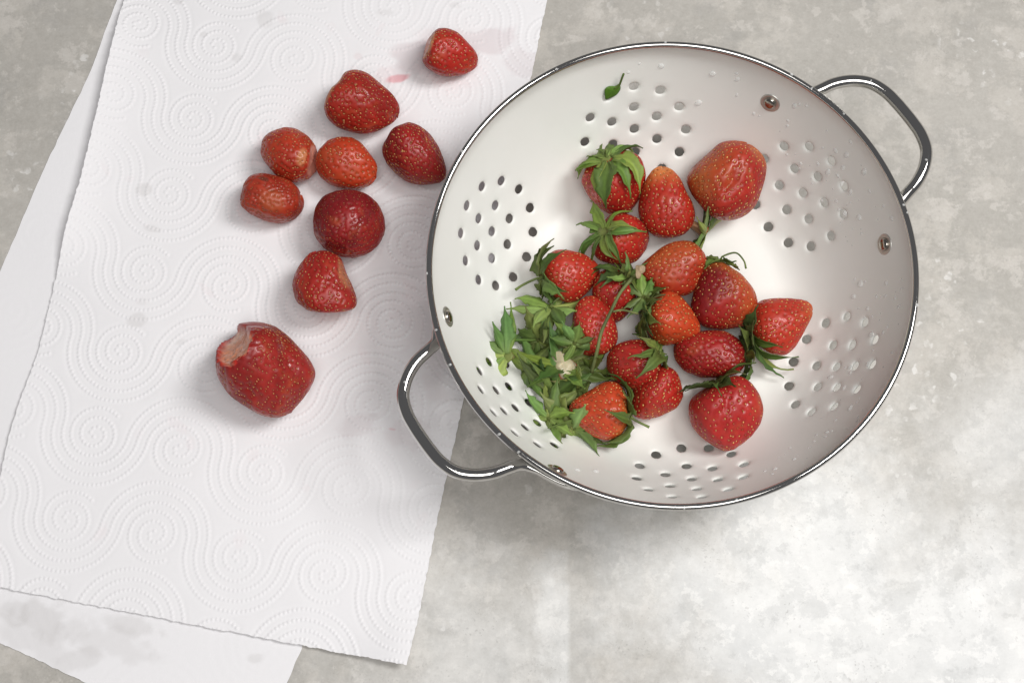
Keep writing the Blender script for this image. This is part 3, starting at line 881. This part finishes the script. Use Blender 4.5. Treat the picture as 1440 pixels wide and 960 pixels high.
def add_calyx(root, R, off, zbase, seed, n=10, L=1.25, W=0.46, phi0=-0.1, spread=0.25, curl=-0.5, stem=None, dry=0.05, parent_calyx=True, dark=1.0,
              az_range=None, core=None, surf=None, lift=0.25, stemcol=(0.20, 0.26, 0.08), stemr=0.07):
    rr = random.Random(seed)
    # button that carries the sepals
    prof_ = [(0.46, 0.10), (0.48, 0.04), (0.38, 0.0), (0.22, -0.03), (0.10, -0.05)]
    a = np.linspace(0, 2 * np.pi, 16, endpoint=False)
    V = [(r * math.cos(x) * 0.8, r * math.sin(x) * 0.8, zbase + z) for r, z in prof_ for x in a] + [(0, 0, zbase - 0.055)]
    m = len(prof_)
    F = [tuple(f) for f in grid_faces(m, 16, True)] + [((m - 1) * 16 + j, (m - 1) * 16 + (j + 1) % 16, m * 16) for j in range(16)]
    c = mesh('calyx', np.array(V) @ R.T + off, F, M_LEAF, root, cols=np.tile(YEL * 0.7 * dark, (len(V), 1)))
    az0 = rr.uniform(0, 6.28)
    if surf is not None: L, W = L * 1.12, W * 1.28; dark = dark * 1.22
    else: L, W = L * 1.25, W * 1.02; dark = dark * 1.4
    for i in range(n):
        if az_range: az = az_range[0] + (az_range[1] - az_range[0]) * (i + rr.uniform(.2, .8)) / n
        else: az = az0 + 2 * math.pi * (i + rr.uniform(-.22, .22)) / n
        V, F, C = sepal_mesh(rr, L * rr.uniform(0.72, 1.18), W * rr.uniform(0.75, 1.15), phi0 + rr.uniform(-spread, spread), curl + rr.uniform(-.8, .8), az, R, off,
                             (0, 0, zbase - 0.02 - 0.05 * (i % 2)), dry * rr.uniform(0, 2) + (0.5 if rr.random() < 0.12 else 0), rr.uniform(-.6, .6), dark, surf=surf, lift=lift * rr.uniform(0.3, 1.9))
        mesh('sepal', V, F, M_LEAF, c, cols=C)
    if stem is not None:
        pts = np.array([(0, 0, zbase - 0.05)] + [tuple(s) for s in stem], float)
        pts[1:, 2] += zbase
        path = catmull(pts, 6)
        rad = np.interp(np.linspace(0, 1, len(path)), [0, .08, .85, 1], [stemr * 1.7, stemr, stemr * .95, stemr * 1.15])
        V, F = tube(path, rad, 8, up=(0.3, 0.8, 0.52))
        tc = np.linspace(0, 1, len(path)); cc = np.repeat(np.array(stemcol)[None] * (1.0 + 0.3 * np.sin(tc * 9))[:, None], 8, axis=0)
        cc = np.vstack([cc, [0.22, 0.18, 0.08], [0.22, 0.18, 0.08]])
        mesh('stem', V @ R.T + off, F, M_LEAF, c, cols=cc)
    return c

G_BOWL, G_TOWEL = 'strawberries in the colander', 'cut strawberries on the paper towel'
def berry_calyx(b, seed, **kw):
    z = float(b['sh'](np.array(0.02), np.array(0.0))[2]) - 0.03
    kw.setdefault('lift', 0.3)
    return add_calyx(b['root'], b['R'], b['off'], z, seed, surf=b['sh'], **kw)

# outlines of the single berries as drawn over enlarged views: (origin x, origin y, enlargement, points)
OUT = {
 (632, 76): (320, 20, 3.557, [(985,170),(1000,120),(1050,78),(1100,75),(1150,95),(1190,140),(1240,190),(1252,220),(1235,270),(1180,300),(1110,312),(1050,305),(990,260),(975,220)]),
 (509, 145): (320, 20, 3.557, [(490,420),(500,380),(560,330),(600,295),(650,285),(700,300),(760,350),(820,400),(855,450),(855,490),(820,545),(760,580),(700,598),(630,590),(560,570),(510,530),(492,470)]),
 (406, 218): (320, 20, 3.557, [(170,660),(180,620),(220,590),(290,568),(340,575),(400,610),(435,660),(445,710),(435,770),(400,820),(340,840),(290,830),(240,800),(190,740),(170,700)]),
 (488, 229): (320, 20, 3.557, [(445,740),(465,690),(510,640),(560,618),(620,620),(670,650),(710,700),(745,750),(748,800),(720,850),(650,875),(580,870),(510,850),(460,810)]),
 (582, 216): (320, 20, 3.557, [(775,690),(785,650),(815,600),(845,570),(900,545),(960,560),(1010,600),(1050,660),(1075,720),(1095,790),(1080,830),(1020,845),(960,850),(900,835),(850,800),(800,750)]),
 (381, 278): (290, 240, 2.667, [(128,90),(140,50),(170,20),(210,12),(260,20),(310,35),(345,70),(362,115),(350,155),(320,185),(270,195),(220,185),(170,165),(135,130)]),
 (490, 316): (290, 240, 2.667, [(405,190),(412,140),(440,100),(490,82),(550,78),(600,90),(640,125),(663,180),(665,230),(640,280),(600,310),(550,325),(490,315),(440,285),(410,240)]),
 (456, 399): (290, 240, 2.667, [(325,430),(335,390),(355,350),(385,315),(430,303),(470,308),(505,330),(520,380),(545,430),(562,480),(560,515),(520,528),(450,532),(390,522),(340,490)]),
 (376, 522): (290, 240, 2.667, [(45,700),(50,630),(100,580),(165,572),(200,576),(250,590),(300,625),(340,665),(380,710),(405,760),(385,810),(350,860),(310,905),(270,922),(210,910),(150,875),(95,835),(55,770)]),
 (1022, 254): (880, 170, 4.0, [(340,330),(370,270),(430,215),(480,170),(530,120),(590,110),(650,118),(710,145),(760,190),(790,250),(780,330),(760,400),(730,480),(680,530),(610,555),(540,560),(470,540),(430,490),(380,420)]),
 (937, 287): (880, 170, 4.0, [(80,480),(95,400),(120,330),(155,285),(200,270),(250,285),(300,330),(335,400),(370,460),(385,530),(360,590),(310,635),(240,650),(170,640),(110,590),(85,540)]),
 (1018, 416): (850, 340, 3.097, [(380,290),(395,220),(420,150),(450,100),(490,85),(540,110),(590,150),(640,210),(658,260),(645,320),(600,360),(520,375),(440,365),(395,330)]),
 (1096, 458): (850, 340, 3.097, [(640,340),(650,290),(690,258),(750,252),(820,252),(880,262),(903,295),(890,340),(860,400),(820,460),(780,490),(720,480),(670,440),(645,390)]),
 (998, 498): (850, 340, 3.097, [(310,460),(330,420),(390,398),(460,390),(520,392),(570,420),(600,470),(605,530),(570,570),(500,585),(420,585),(350,560),(315,510)]),
 (1021, 580): (850, 340, 3.097, [(375,740),(385,690),(430,655),(480,630),(530,600),(580,590),(630,620),(665,670),(680,730),(665,790),(630,840),(570,890),(530,908),(480,880),(430,845),(390,800)]),
 (943, 449): (850, 340, 3.097, [(185,310),(230,240),(280,215),(330,245),(370,290),(405,350),(412,385),(390,420),(330,430),(270,445),(220,430),(190,380)]),
 (924, 552): (850, 340, 3.097, [(120,700),(130,640),(180,570),(260,540),(310,570),(330,620),(340,670),(310,720),(240,755),(180,768),(130,755)]),
 (895, 513): (850, 340, 3.097, [(15,540),(20,490),(60,450),(110,432),(160,430),(210,470),(240,520),(230,580),(190,620),(120,640),(50,610)]),
 (941, 376): (850, 340, 3.097, [(150,150),(165,100),(200,70),(250,30),(300,5),(370,0),(415,35),(435,90),(420,150),(400,200),(350,230),(280,230),(210,210)]),
 (803, 388): (650, 340, 3.097, [(345,130),(360,75),(410,40),(460,42),(530,60),(585,95),(595,130),(580,170),(550,210),(510,245),(465,262),(410,240),(365,190)]),
 (843, 578): (650, 340, 3.097, [(470,730),(490,690),(560,650),(620,615),(670,615),(705,660),(715,730),(715,790),(690,830),(630,858),(580,845),(530,810),(485,775)]),
 (873, 335): (660, 170, 4.0, [(690,720),(720,630),(760,570),(800,530),(860,530),(930,550),(985,590),(1010,650),(990,720),(940,780),(880,805),(800,800),(730,780)]),
 (861, 254): (660, 170, 4.0, [(635,340),(670,260),(750,190),(870,175),(950,215),(978,300),(970,390),(930,460),(880,520),(800,515),(740,485),(680,420)]),
}

# --- in the colander
b = make_berry(861, 254, 94, 92, -72, -44, 'strawberry with a wide green calyx and upright stem, topmost left of the colander pile', G_BOWL, seed=1, lift=0.15, taper=0.22, deepmix=0.5)
berry_calyx(b, 1, n=10, L=1.95, W=0.56, lift=0.30, stem=[(0.05, 0.05, -0.35), (0.25, 0.0, -0.75)], dark=1.35, stemr=0.06)
b = make_berry(873, 335, 90, 78, -14, -42, 'dark red strawberry with a spiky pale green calyx, below the topmost left strawberry', G_BOWL, seed=4, deepmix=0.75)
berry_calyx(b, 4, n=11, L=1.6, W=0.36, lift=0.75, dark=1.3, dry=0.1)
make_berry(937, 287, 98, 80, 97, 8, 'upright strawberry with an orange tip, left of the big creased strawberry', G_BOWL, seed=2, lift=0.25, taper=0.24, tip=(0.66, 0.16, 0.045), tipa=2.55, deepmix=0.3, red=np.array([0.53, 0.025, 0.014]), tipb=0.8)
make_berry(1022, 254, 112, 114, 62, 12, 'biggest strawberry in the colander, deeply creased, at the top right of the pile', G_BOWL, seed=3, lift=0.1, taper=0.10, blunt=0.66, bump_=0.035, flat=0.92,
           creases=[(0.0, 0.14, 0.10, 1.7, 0.36), (0.0, 0.6, 0.10, 1.7, 0.8)], side=(-0.9, 0.7, (0.50, 0.09, 0.025)), deepmix=0.55, red=np.array([0.46, 0.02, 0.014]), tip=(0.48, 0.08, 0.025), tipa=2.7, tipb=0.75)
b = make_berry(803, 388, 86, 76, 3, -12, 'bright strawberry at the left edge of the pile, its calyx turned left', G_BOWL, seed=5, lift=0.2, taper=0.2, deepmix=0.25, red=np.array([0.54, 0.028, 0.016]))
berry_calyx(b, 5, n=10, L=1.35, W=0.55, lift=0.35, stem=[(0.1, 0.1, -0.5), (0.0, 0.35, -1.1), (-0.2, 0.6, -1.5)], dark=0.75)
b = make_berry(862, 420, 80, 68, -107, -25, 'small strawberry in the middle of the pile, under the long bent stem', G_BOWL, seed=7, lift=0.05, deepmix=0.4)
berry_calyx(b, 7, n=9, L=1.1, W=0.42, lift=0.3, dark=0.65)
make_berry(941, 376, 104, 78, 194, 6, 'plump strawberry lying with its tip to the left, in the centre of the pile', G_BOWL, seed=6, lift=0.75, taper=0.22, deepmix=0.35, red=np.array([0.50, 0.035, 0.014]), side=(0.9, 0.8, (0.50, 0.075, 0.02)), tipb=0.85)
b = make_berry(1018, 416, 98, 90, -84, -10, 'two-toned strawberry, orange above and maroon below, with a curved thin stem', G_BOWL, seed=8, lift=0.1, taper=0.06, blunt=0.78, deepmix=0.9, tipb=0.75,
               deep=np.array([0.22, 0.008, 0.012]), red=np.array([0.38, 0.014, 0.014]), side=(-0.95, 0.7, (0.56, 0.08, 0.02)), shoulder=(0.46, 0.085, 0.025))
berry_calyx(b, 8, n=7, L=0.75, W=0.34, lift=0.2, stem=[(0.15, -0.1, -0.22), (0.3, -0.75, -0.35), (0.25, -1.15, 0.1), (0.2, -1.25, 0.55)], dark=0.9, stemr=0.05)
b = make_berry(1096, 458, 98, 78, 24, -2, 'strawberry farthest right in the colander, its blunt tip pointing right', G_BOWL, seed=9, lift=0.05, taper=0.2, deepmix=0.2, red=np.array([0.54, 0.03, 0.016]), tip=(0.56, 0.09, 0.03), tipa=2.7, tipb=0.8)
berry_calyx(b, 9, n=12, L=1.55, W=0.50, lift=0.75, dark=0.72)
b = make_berry(943, 449, 88, 80, -18, -4, 'orange-red strawberry with large pale seeds, in the middle of the pile', G_BOWL, seed=10, lift=0.7, taper=0.26, deepmix=0.1, red=np.array([0.60, 0.050, 0.016]), deep=RED, seedsize=1.2, spacing=0.34, seedcol=(0.72, 0.42, 0.12))
berry_calyx(b, 10, n=11, L=1.45, W=0.46, lift=0.5, dark=0.75)
seedy = b['root']
b = make_berry(998, 498, 102, 72, 174, -4, 'long dark red strawberry lying crosswise, left of the rightmost calyx', G_BOWL, seed=11, lift=0.1, taper=0.12, deepmix=0.85, red=np.array([0.40, 0.014, 0.014]), spacing=0.27, seedsize=0.75, tipb=0.8)
berry_calyx(b, 11, n=8, L=1.2, W=0.46, lift=0.7, dark=0.55)
make_berry(834, 458, 84, 66, 104, 2, 'wet shiny strawberry half buried under the green hulls at left', G_BOWL, seed=12, lift=0.15, taper=0.15, deepmix=0.3, red=np.array([0.53, 0.025, 0.018]))
b = make_berry(895, 513, 96, 76, 207, -18, 'strawberry with a star-shaped calyx on its right, near the bottom of the pile', G_BOWL, seed=13, lift=0.15, taper=0.12, deepmix=0.6, tipb=0.8)
berry_calyx(b, 13, n=10, L=1.45, W=0.44, lift=0.65, dark=0.8)
make_berry(924, 552, 84, 78, -108, 0, 'red strawberry directly below the star-shaped calyx, bottom centre of the pile', G_BOWL, seed=14, lift=0.0, taper=0.2, deepmix=0.4)
b = make_berry(843, 578, 92, 82, 172, -6, 'orange strawberry at the lower left, a sepal lying across it', G_BOWL, seed=15, lift=0.2, taper=0.22, deepmix=0.15, red=np.array([0.60, 0.05, 0.016]), deep=RED, shoulder=(0.64, 0.11, 0.03))
berry_calyx(b, 15, n=10, L=1.75, W=0.46, lift=0.25, stem=[(0.05, -0.2, -0.4), (0.0, -0.45, -1.15)], dark=0.85)
b = make_berry(1021, 580, 106, 102, -72, -4, 'strawberry lowest in the pile, its pointed tip towards the rim', G_BOWL, seed=16, lift=0.0, taper=0.22, deepmix=0.4, creases=[(0.25, 0.20, 0.10, 1.5, 0.9)], red=np.array([0.50, 0.018, 0.018]), spacing=0.33)
berry_calyx(b, 16, n=10, L=1.3, W=0.42, lift=0.6, dark=0.6)

# --- on the paper towel
K = dict(floor='towel', cut=True, dent=0.25, seedcol=(0.68, 0.36, 0.13), seedsize=0.98, blunt=0.58)
make_berry(632, 76, 82, 74, -20, -14, 'small cut strawberry nearest the top edge, alone at the upper right of the towel', G_TOWEL, seed=21, taper=0.22, deepmix=0.5, patch=[(0.3, 0.42, 0.5, 0.25, (0.66, 0.25, 0.15), 0.8)], **K)
make_berry(509, 145, 108, 92, -22, -10, 'large cut strawberry with its tip to the right, second from the top', G_TOWEL, seed=22, taper=0.28, deepmix=0.6, spacing=0.26, red=np.array([0.44, 0.022, 0.014]), patch=[(0.3, 0.38, 0.5, 0.2, (0.55, 0.18, 0.10), 0.7)], **K)
make_berry(406, 218, 84, 80, 166, -8, 'cut strawberry with a pale end on its right, touching the flattened one', G_TOWEL, seed=23, taper=0.10, deepmix=0.35, red=np.array([0.52, 0.035, 0.016]), patch=[(0.0, 0.75, 0.33, 0.25, (0.66, 0.22, 0.11), 0.7)], **K)
make_berry(488, 229, 88, 76, -24, 12, 'orange-red seedy strawberry in the middle of the towel cluster', G_TOWEL, seed=24, taper=0.18, deepmix=0.2, red=np.array([0.55, 0.04, 0.014]), **K)
make_berry(582, 216, 104, 90, -48, -4, 'deep red cut strawberry beside the colander rim, tip towards the rim', G_TOWEL, seed=35, taper=0.12, deepmix=0.95, red=np.array([0.38, 0.014, 0.014]), spacing=0.26, **K)
make_berry(381, 278, 94, 76, 187, 4, 'flattened orange-brown strawberry, leftmost of the towel cluster', G_TOWEL, seed=26, taper=0.04, flat=0.9, deepmix=0.5, red=np.array([0.44, 0.035, 0.018]), bump_=0.055, patch=[(-0.2, 1.5, 0.55, 0.5, (0.48, 0.09, 0.03), 0.45), (0.75, 1.65, 0.16, 0.16, (0.14, 0.03, 0.02), 0.8)],
           spacing=0.27, seedcol=(0.45, 0.2, 0.06), floor='towel', seedsize=0.7, blunt=0.66, tipb=0.66)
make_berry(490, 316, 92, 100, -85, 36, 'round dark red strawberry, lower right of the towel cluster', G_TOWEL, seed=27, taper=0.04, deepmix=0.9, red=np.array([0.40, 0.016, 0.016]), deep=np.array([0.22, 0.008, 0.012]), spacing=0.27, bump_=0.025, tipb=0.7, floor='towel', seedsize=0.65, seedcol=(0.56, 0.24, 0.09), blunt=0.66)
make_berry(456, 399, 90, 94, 103, 4, 'blunt wedge-shaped strawberry with one pale side, below the round dark one', G_TOWEL, seed=28, taper=0.42, tipb=0.7, deepmix=0.4, spacing=0.27, red=np.array([0.46, 0.022, 0.018]), patch=[(1.15, 1.65, 0.3, 0.55, (0.56, 0.19, 0.11), 0.6)], **K)
make_berry(376, 522, 132, 134, -62, -8, 'largest towel strawberry with a bite taken out of its upper left', G_TOWEL, seed=36, taper=0.16, blunt=0.46, tipb=1.0, deepmix=0.7, red=np.array([0.40, 0.020, 0.018]), bump_=0.07, spacing=0.29, creases=[(-0.9, 0.3, 0.10, 1.6, 0.7), (0.5, 0.25, 0.06, 1.9, 0.5)],
           bite=[(318, 465, 0.0, 0.84)], floor='towel', seedsize=0.95, seedcol=(0.62, 0.29, 0.11))

# --- loose hulls (cut-off leafy tops) in the colander
G_HULL = 'cut-off strawberry hulls'
def hull(px, py, zup, A, e, label, seed, core=None, roll=0, **kw):
    """a hull: local +Z is the flesh side"""
    h = hit_bowl(px, py)
    o = at(px, py, h[2] + zup)
    R = basis(A, e, roll)
    root = empty('strawberry_hull', o)
    tag(root, label, 'strawberry hull', G_HULL)
    off = np.zeros(3)
    add_calyx(root, R, off, 0.0, seed, **kw)
    if core:
        rr = random.Random(seed); cr, ch, cc = core
        nn, nr = 22, 8
        V, C = [], []
        for i in range(nr):
            f = i / (nr - 1)
            for j in range(nn):
                a = 2 * math.pi * j / nn
                r = cr * (1 - 0.45 * f) * (1 + 0.22 * math.sin(2 * a + seed) + 0.12 * math.sin(5 * a + seed * 2)) * (1 if i < nr - 1 else 0.55)
                V.append((r * math.cos(a), r * math.sin(a) * 0.8, 0.02 + ch * f + 0.08 * math.sin(3 * a + 4 * f) * f))
                q = vnoise(np.array(j * .6), np.array(i * .9), seed)
                C.append(np.array(cc) * (0.75 + 0.45 * float(q)) if i > 1 else np.array([0.42, 0.10, 0.05]))
        V.append((0, 0, ch * 0.92)); C.append(np.array(cc))
        F = [tuple(f) for f in grid_faces(nr, nn, True)] + [((nr - 1) * nn + j, (nr - 1) * nn + (j + 1) % nn, nr * nn) for j in range(nn)]
        mesh('core', np.array(V) @ R.T + off, F, M_BERRY, root, cols=np.array(C))
    return root
hull(712, 500, 0.8, -24, -55, 'star-like green hull spreading to the left, farthest left in the colander', 41, n=9, L=2.05, W=0.52, phi0=0.12, curl=0.05, spread=0.4, dark=1.3, az_range=(1.35, 4.95), core=(0.34, 0.5, (0.35, 0.30, 0.12)))
hull(776, 434, 1.5, -80, -35, 'yellow-green hull just below the leftmost bright strawberry', 42, n=10, L=1.7, W=0.60, phi0=0.1, curl=-0.4, dark=1.2, spread=0.5, stem=[(0.1, 0.0, -0.3), (-0.1, -0.6, -0.6), (0.0, -1.2, -0.5)], stemr=0.055, core=(0.3, 0.35, (0.45, 0.33, 0.18)))
hull(757, 478, 0.9, 60, -60, 'dark crumpled hull between the star-like hull and the pale cut hull', 43, n=13, L=1.75, W=0.48, phi0=0.25, curl=-0.4, dark=0.72, spread=0.7)
hull(792, 512, 1.55, 80, 66, 'upturned hull showing its pale cut flesh, in the heap of hulls', 44, n=13, L=1.95, W=0.54, phi0=-0.15, curl=0.35, dark=0.85, core=(0.88, 0.32, (0.56, 0.49, 0.32)), spread=0.45)
hull(832, 522, 1.0, 120, -30, 'green hull tucked between the pale cut hull and the orange strawberry', 45, n=11, L=1.7, W=0.46, phi0=0.15, curl=-0.3, dark=0.8, spread=0.6)
hull(778, 556, 0.8, 40, -45, 'flat green hull below the pale cut hull', 46, n=12, L=2.0, W=0.56, phi0=0.1, curl=-0.3, dark=1.0, spread=0.5)
hull(806, 602, 0.75, 75, -40, 'lowest green hull in the heap, its sepals pointing down to the rim', 47, n=11, L=2.05, W=0.60, phi0=0.15, curl=-0.25, dark=1.1, spread=0.4)
hull(905, 418, 2.6, -30, -60, 'green hull wedged between the plump central strawberry and the orange-red one', 53, n=8, L=1.15, W=0.42, phi0=0.1, curl=-0.3, dark=0.8, spread=0.5)
hull(808, 482, 2.5, 70, -55, 'green hull draped over the half buried strawberry at left', 54, n=9, L=1.25, W=0.42, phi0=0.0, curl=-0.4, dark=0.9, spread=0.5)
hull(772, 588, 0.55, 20, -50, 'bright green hull at the lower left of the heap, above the punched holes', 52, n=9, L=1.7, W=0.5, phi0=0.1, curl=-0.2, dark=1.1, spread=0.4)
hull(812, 548, 1.35, 10, -50, 'small green hull touching the top of the orange strawberry', 48, n=9, L=1.3, W=0.38, phi0=0.25, curl=-0.3, dark=0.75, spread=0.6)
hull(742, 520, 0.6, 0, -55, 'green hull lying on the enamel right of the star-like hull', 49, n=10, L=1.8, W=0.55, phi0=0.05, curl=-0.25, dark=0.8, spread=0.4)
brown = hull(884, 390, 2.9, 150, -30, 'brownish hull with a long bent stem lying across the middle of the pile', 50, n=9, L=1.2, W=0.34, phi0=0.1, curl=-0.3, dark=0.85, dry=0.45, spread=0.6)
hull(992, 327, 1.6, 150, 5, 'hull with a pinkish-brown core under the big creased strawberry', 51, n=12, L=1.9, W=0.50, phi0=0.05, curl=-0.2, dark=0.9, core=(0.42, 0.95, (0.42, 0.24, 0.13)), spread=0.5)

# the long stem of the brownish hull and a thinner one that joins it
def stem_part(thing, pts, r, col):
    root = thing; base = np.array(root.location) / CM
    P = np.array([at(x, y, z) for x, y, z in pts])
    path = catmull(P - base, 7)
    V, F = tube(path, np.interp(np.linspace(0, 1, len(path)), [0, .1, 1], [r * 1.3, r, r * 1.15]), 8, up=(0.1, 0.2, 1))
    t = np.repeat(np.linspace(0, 1, len(path)), 8); cc = np.array(col)[None] * (1 + 0.25 * np.sin(t * 11))[:, None]
    cc = np.vstack([cc, cc[0], cc[-1]])
    return mesh('stem', V, F, M_LEAF, root, cols=cc)
stem_part(brown, [(890, 390, 4.9), (872, 412, 5.05), (858, 440, 4.9), (846, 466, 4.6), (840, 492, 4.3), (832, 524, 3.6)], 0.085, (0.20, 0.235, 0.085))
stem_part(seedy, [(897, 441, 4.3), (876, 436, 4.7), (862, 438, 4.95)], 0.055, (0.24, 0.26, 0.10))

def scrap():
    p = at(899, 381, 5.3); rr = random.Random(2)
    V, C = [], []
    nn, nr = 18, 5
    for i in range(nr):
        f = i / (nr - 1)
        for j in range(nn):
            a = 2 * math.pi * j / nn; r = 0.30 * f * (1 + 0.3 * math.sin(3 * a + 1) + 0.2 * math.sin(2 * a))
            V.append((r * math.cos(a) * 0.8, r * math.sin(a) * 1.15, 0.10 * f * math.sin(2 * a) + 0.05 * rr.random()))
            C.append(np.array([0.62, 0.46, 0.30]) * rr.uniform(0.8, 1.1))
    o = mesh('petal_scrap', V, grid_faces(nr, nn, True), M_LEAF, None, cols=np.array(C), loc=p)
    m = o.modifiers.new('thickness', 'SOLIDIFY'); m.thickness = 0.0005
    tag(o, 'dry beige petal scrap stuck at the left tip of the plump central strawberry', 'petal')
scrap()

def loose_leaf():
    p = hit_bowl(861, 126); n = bowl_normal(p); p = p + n * 0.10
    ex = CR @ np.array([1.0, 0, 0]); ex = ex - n * (ex @ n); ex /= np.linalg.norm(ex); ey = np.cross(n, ex)
    root = empty('leaf_scrap', p); tag(root, 'small green leaf scrap with a stalk stuck high on the colander wall', 'leaf')
    k = px2cm(p)
    out = [(-11, -8), (-12, 2), (-9, 6), (-3, 7), (3, 7), (8, 9), (11, 5), (11, -1), (7, -6), (1, -10), (-6, -13), (-10, -12)]
    nr = 6; nn = 36
    oc = catmull(np.array(out + [out[0]], float), 3)[:-1]; nn = len(oc)
    V, C = [], []
    for i in range(nr):
        f = i / (nr - 1)
        for x, y in oc:
            xx, yy = x * f * k, y * f * k * 1.15
            V.append(ex * xx + ey * yy + n * (0.10 * (1 - f * f) + 0.03 * math.sin(xx * 9)))
            C.append(np.array([0.13, 0.28, 0.03]) * (0.85 + 0.3 * math.sin(x * .6) ** 2))
    o = mesh('blade', V, grid_faces(nr, nn, True), M_LEAF, root, cols=np.array(C))
    m = o.modifiers.new('thickness', 'SOLIDIFY'); m.thickness = 0.0005
    pts = [ex * x * k + ey * y * k * 1.15 + n * z for x, y, z in ((2, 4, .08), (8, 9, .10), (9.5, 15, .15), (10.5, 22, .22), (12, 29, .28))]
    V, F = tube(catmull(np.array(pts), 5), 0.058, 8, up=tuple(n))
    mesh('stalk', V, F, M_LEAF, root, cols=np.tile([0.14, 0.22, 0.04], (len(V), 1)))
loose_leaf()

# ------------------------------------------------------------------ water on the enamel and the chrome
def droplets():
    rr = random.Random(11); spots = []
    named = [(930, 93, 5), (1002, 104, 5.5), (1037, 112, 4), (1036, 104, 3), (982, 145, 5.5), (899, 90, 2.5), (884, 102, 3), (912, 71, 3), (948, 72, 4), (1117, 149, 4.5), (1134, 149, 3),
             (1060, 160, 3), (1108, 170, 3), (1175, 212, 4), (1190, 218, 5), (1185, 236, 4), (1178, 247, 3.5), (1215, 242, 5.5), (1196, 270, 4), (1208, 306, 5), (1223, 269, 3), (1242, 290, 3),
             (1254, 307, 4), (1164, 242, 5), (1150, 230, 3), (1176, 283, 3), (1196, 200, 3.5), (1210, 399, 5.5), (1246, 398, 4), (1245, 416, 3), (1200, 417, 4.5), (1220, 434, 3.5), (1265, 430, 3),
             (1242, 467, 3), (1228, 492, 2.5), (1254, 496, 3), (1168, 530, 4.5), (1196, 524, 3), (1187, 545, 4), (1196, 573, 5), (1163, 607, 4), (1148, 611, 2.5), (1117, 645, 3.5), (1090, 659, 4), (1086, 666, 3),
             (1225, 470, 5), (1220, 512, 4), (812, 660, 4.5), (838, 662, 5), (1188, 300, 4.5), (1195, 516, 4)]
    spots += named
    for _ in range(80):
        a = rr.uniform(-1.25, 1.15) + 0.1; r = rr.uniform(10.1, 11.75)
        p = np.array([r * math.cos(a), r * math.sin(a), float(zbowl(r))])
        q = (p - CAM) @ CR
        spots.append((720 + FPX * q[0] / -q[2], 480 - FPX * q[1] / -q[2], rr.choice((1.2, 1.5, 1.8, 2.2, 2.8))))
    V, F = [], []
    def drop(p, n, r, hgt):
        e1 = np.cross(n, (0.3, 0.2, 0.9)); e1 /= np.linalg.norm(e1); e2 = np.cross(n, e1)
        i0 = len(V); nn, nr = 14, 6
        ecc = rr.uniform(0.8, 1.2); wob = rr.uniform(0, 6)
        for i in range(nr):
            f = i / (nr - 1) * math.pi / 2 * 0.96
            for j in range(nn):
                a = 2 * math.pi * j / nn
                q = r * math.cos(f) * (1 + 0.10 * math.sin(2 * a + wob))
                V.append(p + e1 * (q * math.cos(a) * ecc) + e2 * (q * math.sin(a) / ecc) + n * (hgt * math.sin(f) - 0.012))
        V.append(p + n * (hgt - 0.012)); V.append(p - n * 0.014)
        F.extend([tuple(int(x) + i0 for x in f) for f in grid_faces(nr, nn, True)])
        F.extend([(i0 + (nr - 1) * nn + j, i0 + (nr - 1) * nn + (j + 1) % nn, i0 + nr * nn) for j in range(nn)])
        F.extend([(i0 + (j + 1) % nn, i0 + j, i0 + nr * nn + 1) for j in range(nn)])
    for px, py, r in spots:
        p = hit_bowl(px, py); rc = math.hypot(p[0], p[1])
        if rc > 11.85: continue
        n = bowl_normal(p); k = px2cm(p)
        drop(p, n, r * k * 0.95, r * k * 0.55)
    for a in [math.radians(x) for x in (42, 52, 58, 15, 13, 350, 182, 196, 205, 225, 231, 269, 271, 283, 150, 118, 320, 90)]:
        t = rr.uniform(0.9, 1.9)
        n = np.array([math.cos(t) * math.cos(a), math.cos(t) * math.sin(a), math.sin(t)])
        p = np.array([12.02 * math.cos(a), 12.02 * math.sin(a), RIM_H - 0.02]) + n * 0.163
        drop(p, n, rr.uniform(0.05, 0.10), 0.06)
    for i in (0, 1):
        az = HAZ + i * math.pi
        for da, r in ((-5, 14.95), (3, 14.96), (9, 14.7), (-11, 14.35)):
            a = az + math.radians(da)
            p = np.array([r * math.cos(a), r * math.sin(a), RIM_H - 0.75 + 0.25])
            drop(p, np.array([0, 0, 1.0]), rr.uniform(0.06, 0.10), 0.07)
    o = mesh('water_droplets', np.array(V), F, M_WATER)
    tag(o, 'tiny clear water droplets scattered over the colander wall, rim and handles', 'water', kind='stuff')
droplets()
